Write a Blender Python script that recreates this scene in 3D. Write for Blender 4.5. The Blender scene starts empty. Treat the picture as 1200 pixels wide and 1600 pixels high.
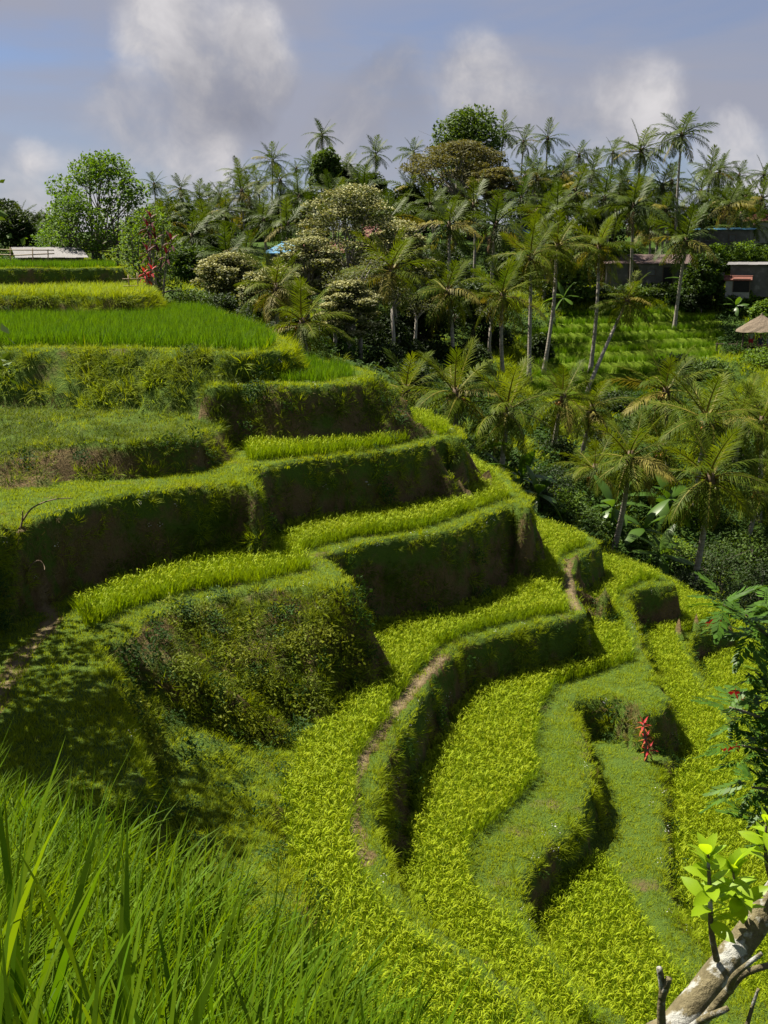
import bpy, math, random
import numpy as np
from mathutils import Vector, Matrix, Euler

# ------------------------------------------------------------------ camera, world, sun, exposure
scene = bpy.context.scene
FPX, PITCH = 1716.0, math.radians(13.1)
cam_d = bpy.data.cameras.new('camera'); cam = bpy.data.objects.new('camera', cam_d)
scene.collection.objects.link(cam)
cam_d.sensor_fit = 'VERTICAL'; cam_d.angle = 2*math.atan(800/FPX)
cam_d.clip_start = 0.05; cam_d.clip_end = 5000
cam.location = (0, 0, 0); cam.rotation_euler = (math.pi/2 - PITCH, 0, 0)
scene.camera = cam
scene.render.resolution_x, scene.render.resolution_y = 768, 1024

SUN_EL, SUN_AZ = math.radians(59), math.atan2(-0.84, 0.54)     # azimuth from +Y towards +X
to_sun = Vector((math.sin(SUN_AZ)*math.cos(SUN_EL), math.cos(SUN_AZ)*math.cos(SUN_EL), math.sin(SUN_EL)))
sl = bpy.data.lights.new('sun', 'SUN'); sun = bpy.data.objects.new('sun', sl); scene.collection.objects.link(sun)
sl.energy = 5.0; sl.angle = math.radians(0.5); sl.color = (1.0, 0.93, 0.80)
sun.rotation_euler = to_sun.to_track_quat('Z', 'Y').to_euler()

scene.view_settings.view_transform = 'Standard'; scene.view_settings.look = 'None'
scene.view_settings.exposure = 1.46; scene.view_settings.gamma = 1.0
scene.view_settings.use_curve_mapping = False
scene.cycles.use_denoising = True
scene.cycles.max_bounces = 6; scene.cycles.transparent_max_bounces = 4

def ray(px, py):
    u = (px-600)/FPX; v = (800-py)/FPX
    return np.array([u, math.cos(PITCH)+v*math.sin(PITCH), -math.sin(PITCH)+v*math.cos(PITCH)])
def PZ(px, py, z):
    r = ray(px, py); return r*(z/r[2])
def PD(px, py, d):
    r = ray(px, py); return r*(d/r[1])

def nd(nt, kind, **kw):
    n = nt.nodes.new(kind)
    for k, v in kw.items():
        if k in ('inp',):
            for kk, vv in v.items(): n.inputs[kk].default_value = vv
        else: setattr(n, k, v)
    return n

def build_world():
    w = bpy.data.worlds.new('World'); scene.world = w; w.use_nodes = True
    nt = w.node_tree; nt.nodes.clear(); L = nt.links.new
    out = nd(nt, 'ShaderNodeOutputWorld'); bg = nd(nt, 'ShaderNodeBackground'); bg.inputs['Strength'].default_value = 0.052
    sky = nd(nt, 'ShaderNodeTexSky'); sky.sky_type = 'NISHITA'; sky.sun_disc = False
    sky.sun_elevation = SUN_EL; sky.sun_rotation = SUN_AZ; sky.altitude = 500; sky.air_density = 1.0; sky.dust_density = 1.2; sky.ozone_density = 2.0
    tc = nd(nt, 'ShaderNodeTexCoord')
    nz = nd(nt, 'ShaderNodeTexNoise', inp={'Scale': 5.0, 'Detail': 3.0, 'Roughness': 0.6}); L(tc.outputs['Generated'], nz.inputs['Vector'])
    sub = nd(nt, 'ShaderNodeVectorMath', operation='SUBTRACT'); L(nz.outputs['Color'], sub.inputs[0]); sub.inputs[1].default_value = (.5, .5, .5)
    mul = nd(nt, 'ShaderNodeVectorMath', operation='SCALE'); L(sub.outputs[0], mul.inputs[0]); mul.inputs['Scale'].default_value = 0.08
    add = nd(nt, 'ShaderNodeVectorMath', operation='ADD'); L(tc.outputs['Generated'], add.inputs[0]); L(mul.outputs[0], add.inputs[1])
    fine = nd(nt, 'ShaderNodeTexNoise', inp={'Scale': 12.0, 'Detail': 5.0, 'Roughness': 0.62}); L(add.outputs[0], fine.inputs['Vector'])
    # cumulus: lumps of cloud at directions read off the photograph, edges broken by noise; (px, py, radius px, opacity, brightness)
    lumps = [(255, 20, 75, 1.0, .80), (285, 85, 85, 1.0, .78), (370, 75, 75, 1.0, .85), (345, 135, 90, 1.0, .30), (230, 75, 50, 1.0, .98), (415, 110, 55, .9, .55), (300, 150, 60, .9, .35),
             (62, 262, 42, 1.0, 1.05), (40, 295, 50, .9, .85), (300, 240, 80, .85, .80), (215, 195, 90, .7, .62), (760, 145, 75, .9, .70), (830, 170, 60, .85, .66),
             (985, 172, 70, .95, .80), (1015, 155, 42, .9, .95), (920, 195, 60, .8, .66), (1140, 228, 58, 1.0, .98), (1175, 250, 55, 1.0, .95), (610, 160, 80, .6, .42), (560, 215, 80, .7, .6), (120, 330, 90, .8, .75)]
    op = br = None
    for (px, py, rad, o, b) in lumps:
        c = ray(px, py); c = c/np.linalg.norm(c)
        dist = nd(nt, 'ShaderNodeVectorMath', operation='DISTANCE'); L(add.outputs[0], dist.inputs[0]); dist.inputs[1].default_value = c
        mr = nd(nt, 'ShaderNodeMapRange', interpolation_type='SMOOTHSTEP'); L(dist.outputs['Value'], mr.inputs[0])
        r = rad/FPX
        mr.inputs[1].default_value = r*1.45; mr.inputs[2].default_value = r*0.40; mr.inputs[3].default_value = 0; mr.inputs[4].default_value = o
        if op is None:
            op = mr.outputs[0]
            mb = nd(nt, 'ShaderNodeMath', operation='MULTIPLY'); L(mr.outputs[0], mb.inputs[0]); mb.inputs[1].default_value = b; br = mb.outputs[0]
            tot = mr.outputs[0]
        else:
            mx = nd(nt, 'ShaderNodeMath', operation='MAXIMUM'); L(op, mx.inputs[0]); L(mr.outputs[0], mx.inputs[1]); op = mx.outputs[0]
            mb = nd(nt, 'ShaderNodeMath', operation='MULTIPLY_ADD'); L(mr.outputs[0], mb.inputs[0]); mb.inputs[1].default_value = b; L(br, mb.inputs[2]); br = mb.outputs[0]
            ad = nd(nt, 'ShaderNodeMath', operation='ADD'); L(tot, ad.inputs[0]); L(mr.outputs[0], ad.inputs[1]); tot = ad.outputs[0]
    dv = nd(nt, 'ShaderNodeMath', operation='DIVIDE'); L(br, dv.inputs[0])
    mxt = nd(nt, 'ShaderNodeMath', operation='MAXIMUM'); L(tot, mxt.inputs[0]); mxt.inputs[1].default_value = 0.02; L(mxt.outputs[0], dv.inputs[1])
    # break the cloud edge with fine noise
    fo = nd(nt, 'ShaderNodeMapRange'); L(fine.outputs['Fac'], fo.inputs[0]); fo.inputs[1].default_value = .3; fo.inputs[2].default_value = .7; fo.inputs[3].default_value = -.50; fo.inputs[4].default_value = .38
    oa = nd(nt, 'ShaderNodeMath', operation='ADD', use_clamp=True); L(op, oa.inputs[0]); L(fo.outputs[0], oa.inputs[1])
    og = nd(nt, 'ShaderNodeMath', operation='MULTIPLY', use_clamp=True); L(oa.outputs[0], og.inputs[0]); 
    opc = nd(nt, 'ShaderNodeMath', operation='MULTIPLY', use_clamp=True); L(op, opc.inputs[0]); opc.inputs[1].default_value = 3.0; L(opc.outputs[0], og.inputs[1])
    # cumulus colour
    cr = nd(nt, 'ShaderNodeValToRGB'); e = cr.color_ramp.elements
    e[0].position = .3; e[0].color = (1.7, 1.75, 2.15, 1); e[1].position = 1.0; e[1].color = (5.0, 4.85, 4.95, 1)
    fb = nd(nt, 'ShaderNodeMath', operation='MULTIPLY_ADD'); L(fine.outputs['Fac'], fb.inputs[0]); fb.inputs[1].default_value = 1.1; fb.inputs[2].default_value = -.58
    fs = nd(nt, 'ShaderNodeMath', operation='ADD'); L(dv.outputs[0], fs.inputs[0]); L(fb.outputs[0], fs.inputs[1]); L(fs.outputs[0], cr.inputs['Fac'])
    # thin grey veil over the whole sky (streaky, same everywhere)
    mp = nd(nt, 'ShaderNodeMapping'); mp.inputs['Scale'].default_value = (1.6, 1.6, 6.5); mp.inputs['Location'].default_value = (.35, 1.2, .4); L(tc.outputs['Generated'], mp.inputs['Vector'])
    vn = nd(nt, 'ShaderNodeTexNoise', inp={'Scale': 1.7, 'Detail': 5.0, 'Roughness': 0.5, 'Distortion': .4}); L(mp.outputs[0], vn.inputs['Vector'])
    vr = nd(nt, 'ShaderNodeMapRange', interpolation_type='SMOOTHSTEP'); L(vn.outputs['Fac'], vr.inputs[0]); vr.inputs[1].default_value = .34; vr.inputs[2].default_value = .66; vr.inputs[3].default_value = .12; vr.inputs[4].default_value = .92
    tint = nd(nt, 'ShaderNodeMix', data_type='RGBA', blend_type='MULTIPLY', inp={'Factor': 1.0}); L(sky.outputs[0], tint.inputs['A']); tint.inputs['B'].default_value = (.52, .54, .66, 1)
    m1 = nd(nt, 'ShaderNodeMix', data_type='RGBA'); L(vr.outputs[0], m1.inputs['Factor']); L(tint.outputs['Result'], m1.inputs['A']); m1.inputs['B'].default_value = (2.55, 2.6, 3.1, 1)
    m2 = nd(nt, 'ShaderNodeMix', data_type='RGBA'); L(og.outputs[0], m2.inputs['Factor']); L(m1.outputs['Result'], m2.inputs['A']); L(cr.outputs['Color'], m2.inputs['B'])
    L(m2.outputs['Result'], bg.inputs['Color']); L(bg.outputs[0], out.inputs['Surface'])
build_world()

# ------------------------------------------------------------------ helpers
rng = np.random.default_rng(7); random.seed(7)
COL = scene.collection
def tag(o, label=None, cat=None, group=None, kind=None):
    if label: o['label'] = label
    if cat: o['category'] = cat
    if group: o['group'] = group
    if kind: o['kind'] = kind
    return o
def mesh_np(name, V, F, mats, mi=None, smooth=False):
    V = np.asarray(V, np.float32); me = bpy.data.meshes.new(name)
    if isinstance(F, np.ndarray):
        k = F.shape[1]; n = len(F); flat = F.astype(np.int32).ravel(); start = np.arange(n, dtype=np.int32)*k
    else:
        n = len(F); flat = np.array([i for f in F for i in f], np.int32); cnt = np.array([len(f) for f in F], np.int32); start = np.concatenate([[0], np.cumsum(cnt)[:-1]]).astype(np.int32)
    me.vertices.add(len(V)); me.vertices.foreach_set('co', V.ravel())
    me.loops.add(len(flat)); me.loops.foreach_set('vertex_index', flat)
    me.polygons.add(n); me.polygons.foreach_set('loop_start', start)
    for m in (mats if isinstance(mats, (list, tuple)) else [mats]): me.materials.append(m)
    if mi is not None: me.polygons.foreach_set('material_index', np.asarray(mi, np.int32))
    me.polygons.foreach_set('use_smooth', np.full(n, smooth, bool))
    me.update(calc_edges=True)
    return me
def link(name, me, parent=None, loc=None, rot=None, scale=None):
    o = bpy.data.objects.new(name, me); COL.objects.link(o)
    if parent is not None: o.parent = parent
    if loc is not None: o.location = loc
    if rot is not None: o.rotation_euler = rot
    if scale is not None: o.scale = scale if hasattr(scale, '__len__') else (scale,)*3
    return o
def thing(name, label, cat, loc=(0, 0, 0), rz=0, group=None):
    o = bpy.data.objects.new(name, None); COL.objects.link(o); o.empty_display_size = .2
    o.location = loc; o.rotation_euler = (0, 0, rz)
    return tag(o, label, cat, group)

class MB:                                   # polygon collector
    def __init__(s): s.v = []; s.f = []; s.m = []
    def quadpts(s, pts, m=0):
        b = len(s.v); s.v += [tuple(p) for p in pts]; s.f.append(tuple(range(b, b+len(pts)))); s.m.append(m)
    def box(s, c, d, rz=0, m=0, taper=1.0):
        cx, cy, cz = c; dx, dy, dz = d[0]/2, d[1]/2, d[2]/2; ca, sa = math.cos(rz), math.sin(rz); b = len(s.v)
        for z, t in ((-dz, 1), (dz, taper)):
            for x, y in ((-dx, -dy), (dx, -dy), (dx, dy), (-dx, dy)):
                x *= t; y *= t
                s.v.append((cx+x*ca-y*sa, cy+x*sa+y*ca, cz+z))
        for f in ((0, 3, 2, 1), (4, 5, 6, 7), (0, 1, 5, 4), (1, 2, 6, 5), (2, 3, 7, 6), (3, 0, 4, 7)): s.f.append(tuple(b+i for i in f)); s.m.append(m)
    def tube(s, pts, rad, n=6, m=0, cap=True):
        pts = [Vector(p) for p in pts]; rad = rad if hasattr(rad, '__len__') else [rad]*len(pts); b = len(s.v)
        for i, p in enumerate(pts):
            t = (pts[min(i+1, len(pts)-1)]-pts[max(i-1, 0)]).normalized()
            a = t.orthogonal() if i == 0 else (prev - t*prev.dot(t))
            a = a.normalized(); prev = a; c = t.cross(a)
            for k in range(n):
                an = 2*math.pi*k/n; s.v.append(tuple(p+(a*math.cos(an)+c*math.sin(an))*rad[i]))
        for i in range(len(pts)-1):
            for k in range(n):
                s.f.append((b+i*n+k, b+i*n+(k+1) % n, b+(i+1)*n+(k+1) % n, b+(i+1)*n+k)); s.m.append(m)
        if cap:
            s.f.append(tuple(b+k for k in reversed(range(n)))); s.m.append(m); e = b+(len(pts)-1)*n; s.f.append(tuple(e+k for k in range(n))); s.m.append(m)
    def mesh(s, name, mats, smooth=False): return mesh_np(name, s.v, s.f, mats, s.m, smooth)

def mat_leaf(name, c1, c2, trans=.35, rough=.6, spec=.10, nscale=1.2, vary=.25, tcol=None):
    """thin plant tissue: diffuse + translucent + faint gloss; hue varies per plant and in patches"""
    m = bpy.data.materials.new(name); m.use_nodes = True; nt = m.node_tree; nt.nodes.clear(); L = nt.links.new
    out = nd(nt, 'ShaderNodeOutputMaterial'); geo = nd(nt, 'ShaderNodeNewGeometry'); oi = nd(nt, 'ShaderNodeObjectInfo')
    nz = nd(nt, 'ShaderNodeTexNoise', inp={'Scale': nscale, 'Detail': 3.0}); L(geo.outputs['Position'], nz.inputs['Vector'])
    mr = nd(nt, 'ShaderNodeMapRange'); L(nz.outputs['Fac'], mr.inputs[0]); mr.inputs[1].default_value = .3; mr.inputs[2].default_value = .7
    av = nd(nt, 'ShaderNodeMix', data_type='FLOAT', inp={'Factor': .5}); L(mr.outputs[0], av.inputs['A']); L(oi.outputs['Random'], av.inputs['B'])
    mx = nd(nt, 'ShaderNodeMix', data_type='RGBA'); L(av.outputs['Result'], mx.inputs['Factor']); mx.inputs['A'].default_value = (*c1, 1); mx.inputs['B'].default_value = (*c2, 1)
    hs = nd(nt, 'ShaderNodeHueSaturation'); L(mx.outputs['Result'], hs.inputs['Color'])
    rv = nd(nt, 'ShaderNodeMapRange'); L(geo.outputs['Random Per Island'], rv.inputs[0]); rv.inputs[3].default_value = 1-vary; rv.inputs[4].default_value = 1+vary; L(rv.outputs[0], hs.inputs['Value'])
    p = nd(nt, 'ShaderNodeBsdfPrincipled', inp={'Roughness': rough, 'Specular IOR Level': spec}); L(hs.outputs[0], p.inputs['Base Color'])
    tr = nd(nt, 'ShaderNodeBsdfTranslucent')
    tm = nd(nt, 'ShaderNodeMix', data_type='RGBA', blend_type='MULTIPLY', inp={'Factor': 1.0}); L(hs.outputs[0], tm.inputs['A']); tm.inputs['B'].default_value = (*(tcol or (1.5, 1.35, .5)), 1); L(tm.outputs['Result'], tr.inputs['Color'])
    ms = nd(nt, 'ShaderNodeMixShader'); ms.inputs[0].default_value = trans; L(p.outputs[0], ms.inputs[1]); L(tr.outputs[0], ms.inputs[2]); L(ms.outputs[0], out.inputs['Surface'])
    return m
def mat_solid(name, c1, c2=None, rough=.8, nscale=6, stretch=(1, 1, 1), bump=.3, spec=.3, c3=None, metal=0, objspace=True):
    m = bpy.data.materials.new(name); m.use_nodes = True; nt = m.node_tree; L = nt.links.new; p = nt.nodes['Principled BSDF']
    p.inputs['Roughness'].default_value = rough; p.inputs['Specular IOR Level'].default_value = spec; p.inputs['Metallic'].default_value = metal
    tc = nd(nt, 'ShaderNodeTexCoord'); mp = nd(nt, 'ShaderNodeMapping'); mp.inputs['Scale'].default_value = stretch; L(tc.outputs['Object'], mp.inputs['Vector'])
    nz = nd(nt, 'ShaderNodeTexNoise', inp={'Scale': nscale, 'Detail': 6.0, 'Roughness': .65}); L(mp.outputs[0], nz.inputs['Vector'])
    cr = nd(nt, 'ShaderNodeValToRGB'); e = cr.color_ramp.elements; e[0].position = .32; e[1].position = .68; e[0].color = (*c1, 1); e[1].color = (*(c2 or c1), 1)
    if c3: x = e.new(.58); x.color = (*c3, 1)
    L(nz.outputs['Fac'], cr.inputs['Fac']); L(cr.outputs[0], p.inputs['Base Color'])
    if bump:
        b = nd(nt, 'ShaderNodeBump', inp={'Strength': bump, 'Distance': .05}); L(nz.outputs['Fac'], b.inputs['Height']); L(b.outputs[0], p.inputs['Normal'])
    return m

# ------------------------------------------------------------------ plan-space noise and the terraces
def vnoise(x, y, seed=0):
    xi = np.floor(x).astype(np.int64); yi = np.floor(y).astype(np.int64); fx = x-xi; fy = y-yi
    def h(a, b):
        n = (a*374761393 + b*668265263 + seed*1442695041) & 0x7fffffff
        n = ((n ^ (n >> 13))*1274126177) & 0x7fffffff
        return ((n ^ (n >> 16)) & 0xffff)/65535.0
    u = fx*fx*(3-2*fx); v = fy*fy*(3-2*fy)
    return (h(xi, yi)*(1-u)+h(xi+1, yi)*u)*(1-v)+(h(xi, yi+1)*(1-u)+h(xi+1, yi+1)*u)*v
def fbm(x, y, oct=3, seed=0):
    s = 0; a = .5; t = 0
    for i in range(oct): s = s+a*vnoise(x*2**i, y*2**i, seed+i*17); t += a; a *= .5
    return s/t*2-1
def smooth_line(p, k=4):
    p = [np.array(q, float) for q in p]; r = []
    for i in range(len(p)-1):
        a, b, c, d = p[max(i-1, 0)], p[i], p[i+1], p[min(i+2, len(p)-1)]
        for j in range(k):
            t = j/k; r.append(.5*((2*b)+(c-a)*t+(2*a-5*b+4*c-d)*t*t+(3*b-a-3*c+d)*t**3))
    r.append(p[-1]); return r
# every terrace: rim read off the photograph as pixels at the terrace's own level, each with (px, py, bank steepness); then its plan outline behind the hill
TER = {}
def terrace(key, z, rim, back, steep=4.0, dist=None):
    pts = []
    for q in smooth_line([(r[0], r[1], r[2] if len(r) > 2 else steep) for r in rim]):
        w = PD(q[0], 0, q[1]) if dist else PZ(q[0], q[1], z)
        if dist: w = np.array([(q[0]-600)/FPX*q[1]*math.cos(PITCH)*1.03, q[1]])
        pts.append((w[0], w[1], max(.3, q[2])))
    nrim = len(pts)
    pts += [(b[0], b[1], steep) for b in back]
    TER[key] = dict(z=z, pts=np.array(pts), nrim=nrim)
terrace('L0', -0.62, [(-160, 57), (0, 58), (100, 61), (180, 63), (203, 66), (200, 72)], [(-22, 92), (-45, 95), (-45, 57)], dist=True, steep=5)
terrace('L1', -1.7, [(-160, 49), (0, 50), (90, 50.5), (170, 50), (225, 51), (245, 55), (235, 62)], [(-20, 85), (-45, 85), (-45, 50)], dist=True, steep=2.2)
terrace('L2', -2.8, [(-160, 543, 1.6), (0, 543, 1.7), (120, 545, 1.9), (200, 546, 1.4), (250, 546, .8), (310, 548, 1.1), (345, 549, 2), (365, 551, 3), (400, 549, 4), (445, 546, 4), (456, 541, 4), (446, 530, 3)], [(-9, 58), (-25, 70), (-45, 80), (-45, 36)])
terrace('L3', -3.7, [(330, 604, 3), (390, 602, 3.6), (450, 604, 3.6), (520, 600, 3.2), (562, 594, 1.6), (582, 590, 1.2), (575, 578, 1.2)], [(-4, 43), (-10, 54), (-25, 66), (-25, 40), (-7, 36.5)])
terrace('A', -4.72, [(-160, 708, .5), (0, 700, .5), (90, 696, .6), (150, 696, 1.2), (200, 696, 2.5), (250, 693, 3), (295, 688, 2.5), (325, 676, 2), (348, 656, 1.6), (360, 640, 1.6)], [(-5.2, 36), (-20, 60), (-40, 60), (-40, 28)])
terrace('L4', -5.5, [(-200, 905), (-60, 850), (0, 830), (60, 806), (130, 789), (200, 774), (300, 760), (380, 757), (402, 760), (398, 738), (430, 726), (500, 715), (600, 704), (660, 692), (700, 681), (716, 685), (712, 672), (680, 655)], [(-1, 41), (-6, 48), (-20, 60), (-45, 60), (-45, 22)], steep=7)
terrace('L5', -7.38, [(-260, 1420), (60, 1330), (215, 1230, 6), (208, 1180, 6), (190, 1110, 6), (162, 1050, 3), (150, 1012, 1.4), (172, 1000, .7), (232, 960, .62), (300, 938, .62), (350, 928, .66), (400, 922, .72), (450, 919, .85), (500, 918, 1.2), (532, 915, 2), (540, 902, 3), (522, 882, 4), (500, 870, 5), (560, 852), (640, 838), (700, 828), (760, 803), (800, 787), (822, 795), (822, 775), (780, 735)], [(2.5, 42.5), (-4, 50), (-20, 60), (-45, 50), (-45, 14)], steep=7)
SAD = np.array([[*PZ(px, py, z)] for px, py, z in ((160, 1010, -7.5), (230, 1080, -8.2), (300, 1150, -9.0), (400, 1150, -9.5), (470, 1120, -9.75), (405, 1240, -9.72), (430, 1180, -9.75), (300, 1280, -9.1), (450, 1390, -9.2), (200, 1290, -9.1), (430, 1320, -9.3), (540, 1000, -9.6), (100, 1400, -9.1))])
terrace('S', -9.2, [(60, 900, 2), (250, 960, 2), (430, 1000, 2), (555, 1005, .9), (510, 1070, .9), (475, 1110, .8), (432, 1180, .7), (402, 1240, .8), (415, 1310, 1.5), (450, 1370, 3), (468, 1410, 4), (455, 1460, 4), (380, 1520, 4)], [(-2, 9), (-30, 9), (-30, 22)])
terrace('L6', -9.7, [(925, 838), (938, 850), (915, 862), (895, 875), (894, 900), (905, 935), (912, 958), (880, 966), (800, 985), (722, 1012), (692, 1042), (650, 1108), (600, 1202), (585, 1262), (592, 1315), (612, 1372), (660, 1425), (760, 1505), (850, 1575), (960, 1670)], [(1, 8), (-30, 8), (-30, 50), (-2, 50), (4.5, 42)], steep=8)
terrace('L7', -11.1, [(1035, 898), (1054, 912), (1015, 916), (988, 928), (986, 952), (1000, 992), (1015, 1040), (1034, 1075), (1046, 1092), (1015, 1112), (960, 1092), (905, 1092), (889, 1102), (905, 1132), (919, 1182), (915, 1232), (903, 1278), (868, 1312), (830, 1352), (817, 1392), (822, 1432), (870, 1502), (950, 1575), (1060, 1670)], [(2, 7), (-30, 7), (-30, 55), (1, 50), (7, 42)], steep=7)
terrace('M', -12.1, [(1010, 1140), (1045, 1170, 2), (1028, 1200), (1033, 1250), (1036, 1330), (1047, 1402), (1076, 1462), (1110, 1502), (1180, 1562), (1290, 1660)], [(4, 7), (-30, 7), (-30, 40), (6, 30)], steep=3)
terrace('L8', -12.6, [(1128, 958), (1142, 972), (1098, 985), (1076, 1002), (1084, 1032), (1104, 1066), (1145, 1120), (1185, 1180), (1210, 1260), (1235, 1420), (1300, 1560), (1420, 1700)], [(5, 6), (-30, 6), (-30, 55), (3, 50), (9, 41.5)], steep=6)
terrace('L9', -13.7, [(1190, 985), (1230, 1010), (1260, 1060), (1330, 1150), (1500, 1400), (1600, 1700)], [(6, 5), (-30, 5), (-30, 55), (10, 52)], steep=2)
ORDER = ['L0', 'L1', 'L2', 'L3', 'A', 'L4', 'L5', 'S', 'L6', 'L7', 'M', 'L8', 'L9']

def seg_query(pts, X, Y, closed=True):
    """signed distance to the outline (inside negative), steepness at the nearest point"""
    n = len(pts); best = np.full(X.shape, 1e9); st = np.zeros(X.shape); ins = np.zeros(X.shape, bool)
    for i in range(n if closed else n-1):
        a = pts[i]; b = pts[(i+1) % n]; ex, ey = b[0]-a[0], b[1]-a[1]; l2 = ex*ex+ey*ey+1e-12
        t = np.clip(((X-a[0])*ex+(Y-a[1])*ey)/l2, 0, 1); d = (X-a[0]-t*ex)**2+(Y-a[1]-t*ey)**2
        u = d < best; best = np.where(u, d, best); st = np.where(u, a[2]+(b[2]-a[2])*t, st) if len(a) > 2 else st
        if closed and a[1] != b[1]:
            c = ((a[1] > Y) != (b[1] > Y)) & (X < (b[0]-a[0])*(Y-a[1])/(b[1]-a[1])+a[0]); ins ^= c
    d = np.sqrt(best)
    return np.where(ins, -d, d), st
def slab_h(key, X, Y):
    T = TER[key]; d, st = seg_query(T['pts'], X, Y)
    d = d + fbm(X*.9, Y*.9, 3, 3)*.15 + fbm(X*3, Y*3, 2, 9)*.06
    if key == 'S':
        w = np.zeros(X.shape); z = np.zeros(X.shape)
        for q in SAD:
            k = 1/((X-q[0])**2+(Y-q[1])**2+.4)**1.5; w += k; z += k*q[2]
        z = z/w
    elif key == 'A': z = -4.74+np.clip(Y-27.5, 0, 8)*.04+fbm(X*.45, Y*.45, 3, 15)*.28
    else: z = np.full(X.shape, T['z'])
    z = z + fbm(X*.5, Y*.5, 2, 21)*.05
    dp = np.maximum(d, 0); r = .16
    drop = st*np.where(dp < r, dp*dp/(2*r), dp-r/2)                # rounded shoulder, then the bank
    lump = fbm(X*1.3+5, Y*1.3, 3, 40)
    drop = drop*(1+.45*lump*np.minimum(dp*1.5, 1))
    return z-drop, d
def all_h(X, Y):
    H = np.full(X.shape, -1e3); K = np.full(X.shape, -1); D = {}
    for i, k in enumerate(ORDER):
        h, d = slab_h(k, X, Y); D[k] = d
        u = h > H; H = np.where(u, h, H); K = np.where(u, i, K)
    return H, K, D

# far ground: a smooth surface through points read off the photograph (px, py, distance) and plan points under the terraces
GC = [tuple(PD(px, py, d)) for px, py, d in ((1105, 948, 50), (975, 872, 51), (1200, 905, 55), (1150, 800, 62), (1150, 700, 72), (1150, 600, 86), (1185, 556, 98), (950, 600, 86), (950, 540, 96), (950, 492, 108), (1100, 482, 112),
      (1180, 445, 121), (1000, 448, 121), (1120, 378, 138), (830, 600, 85), (700, 560, 84), (560, 562, 72), (650, 640, 60), (720, 745, 50), (850, 805, 50), (450, 542, 66), (250, 482, 76), (1300, 600, 88), (1300, 900, 56), (760, 650, 66), (900, 700, 68))]
GC += [(-45, 100, -.5), (-60, 140, 2), (0, 140, 1.5), (0, 175, 3.5), (-40, 180, 3), (45, 155, 3), (60, 180, 4), (-20, 110, -1.5), (0, 20, -15), (5, 14, -16.5), (-10, 25, -12), (-10, 35, -10), (-22, 50, -6), (10, 30, -16.3), (14, 36, -16.2), (18, 24, -18), (24, 45, -16), (-5, 45, -9.5), (1, 41, -11.5), (-30, 20, -11), (0, 8, -16), (-30, 65, -4), (40, 30, -17), (45, 60, -14)]
GC = np.array(GC)
def tps_fit(P):
    n = len(P); d = np.hypot(P[:, None, 0]-P[None, :, 0], P[:, None, 1]-P[None, :, 1]); K = np.where(d > 0, d*d*np.log(np.maximum(d, 1e-9)), 0)+np.eye(n)*30
    A = np.zeros((n+3, n+3)); A[:n, :n] = K; A[:n, n] = 1; A[:n, n+1:] = P[:, :2]; A[n, :n] = 1; A[n+1:, :n] = P[:, :2].T
    return np.linalg.solve(A, np.concatenate([P[:, 2], [0, 0, 0]]))
GW = tps_fit(GC)
def ground_smooth(X, Y):
    X = np.asarray(X, float); Y = np.asarray(Y, float); n = len(GC); z = GW[n]+GW[n+1]*X+GW[n+2]*Y
    for i in range(n):
        d2 = (X-GC[i, 0])**2+(Y-GC[i, 1])**2; z = z+GW[i]*.5*d2*np.log(np.maximum(d2, 1e-9))
    return np.minimum(z, 5.5)
FT = [PD(px, py, d)[:2] for px, py, d in ((800, 520, 98), (800, 620, 80), (900, 640, 78), (1010, 620, 82), (1130, 570, 93), (1145, 520, 104), (1120, 478, 113), (1000, 474, 113), (880, 484, 109))]
FT = np.array(FT); FSTEP = .62
def far_terr(X, Y):
    d, _ = seg_query(FT, X, Y); return np.clip(-d/3+.3, 0, 1)
def ground(X, Y):
    X = np.asarray(X, float); Y = np.asarray(Y, float)
    z = ground_smooth(X, Y); m = far_terr(X, Y)
    zz = z+fbm(X*.05, Y*.05, 2, 5)*.9
    q = zz/FSTEP; fl = np.floor(q); fr = q-fl
    zt = (fl+np.clip((fr-.80)/.20, 0, 1))*FSTEP
    zn = z+fbm(X*.12, Y*.12, 3, 8)*.5*np.clip((Y-45)/20, 0, 1)
    return zn*(1-m)+zt*m
def H_all(x, y):                                                   # ground height anywhere beyond the foreground
    X = np.atleast_1d(np.asarray(x, float)); Y = np.atleast_1d(np.asarray(y, float))
    h = ground(X, Y); t, _, _ = all_h(X, Y); return np.maximum(h, t)
def gz(x, y): return float(H_all(x, y)[0])

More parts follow.
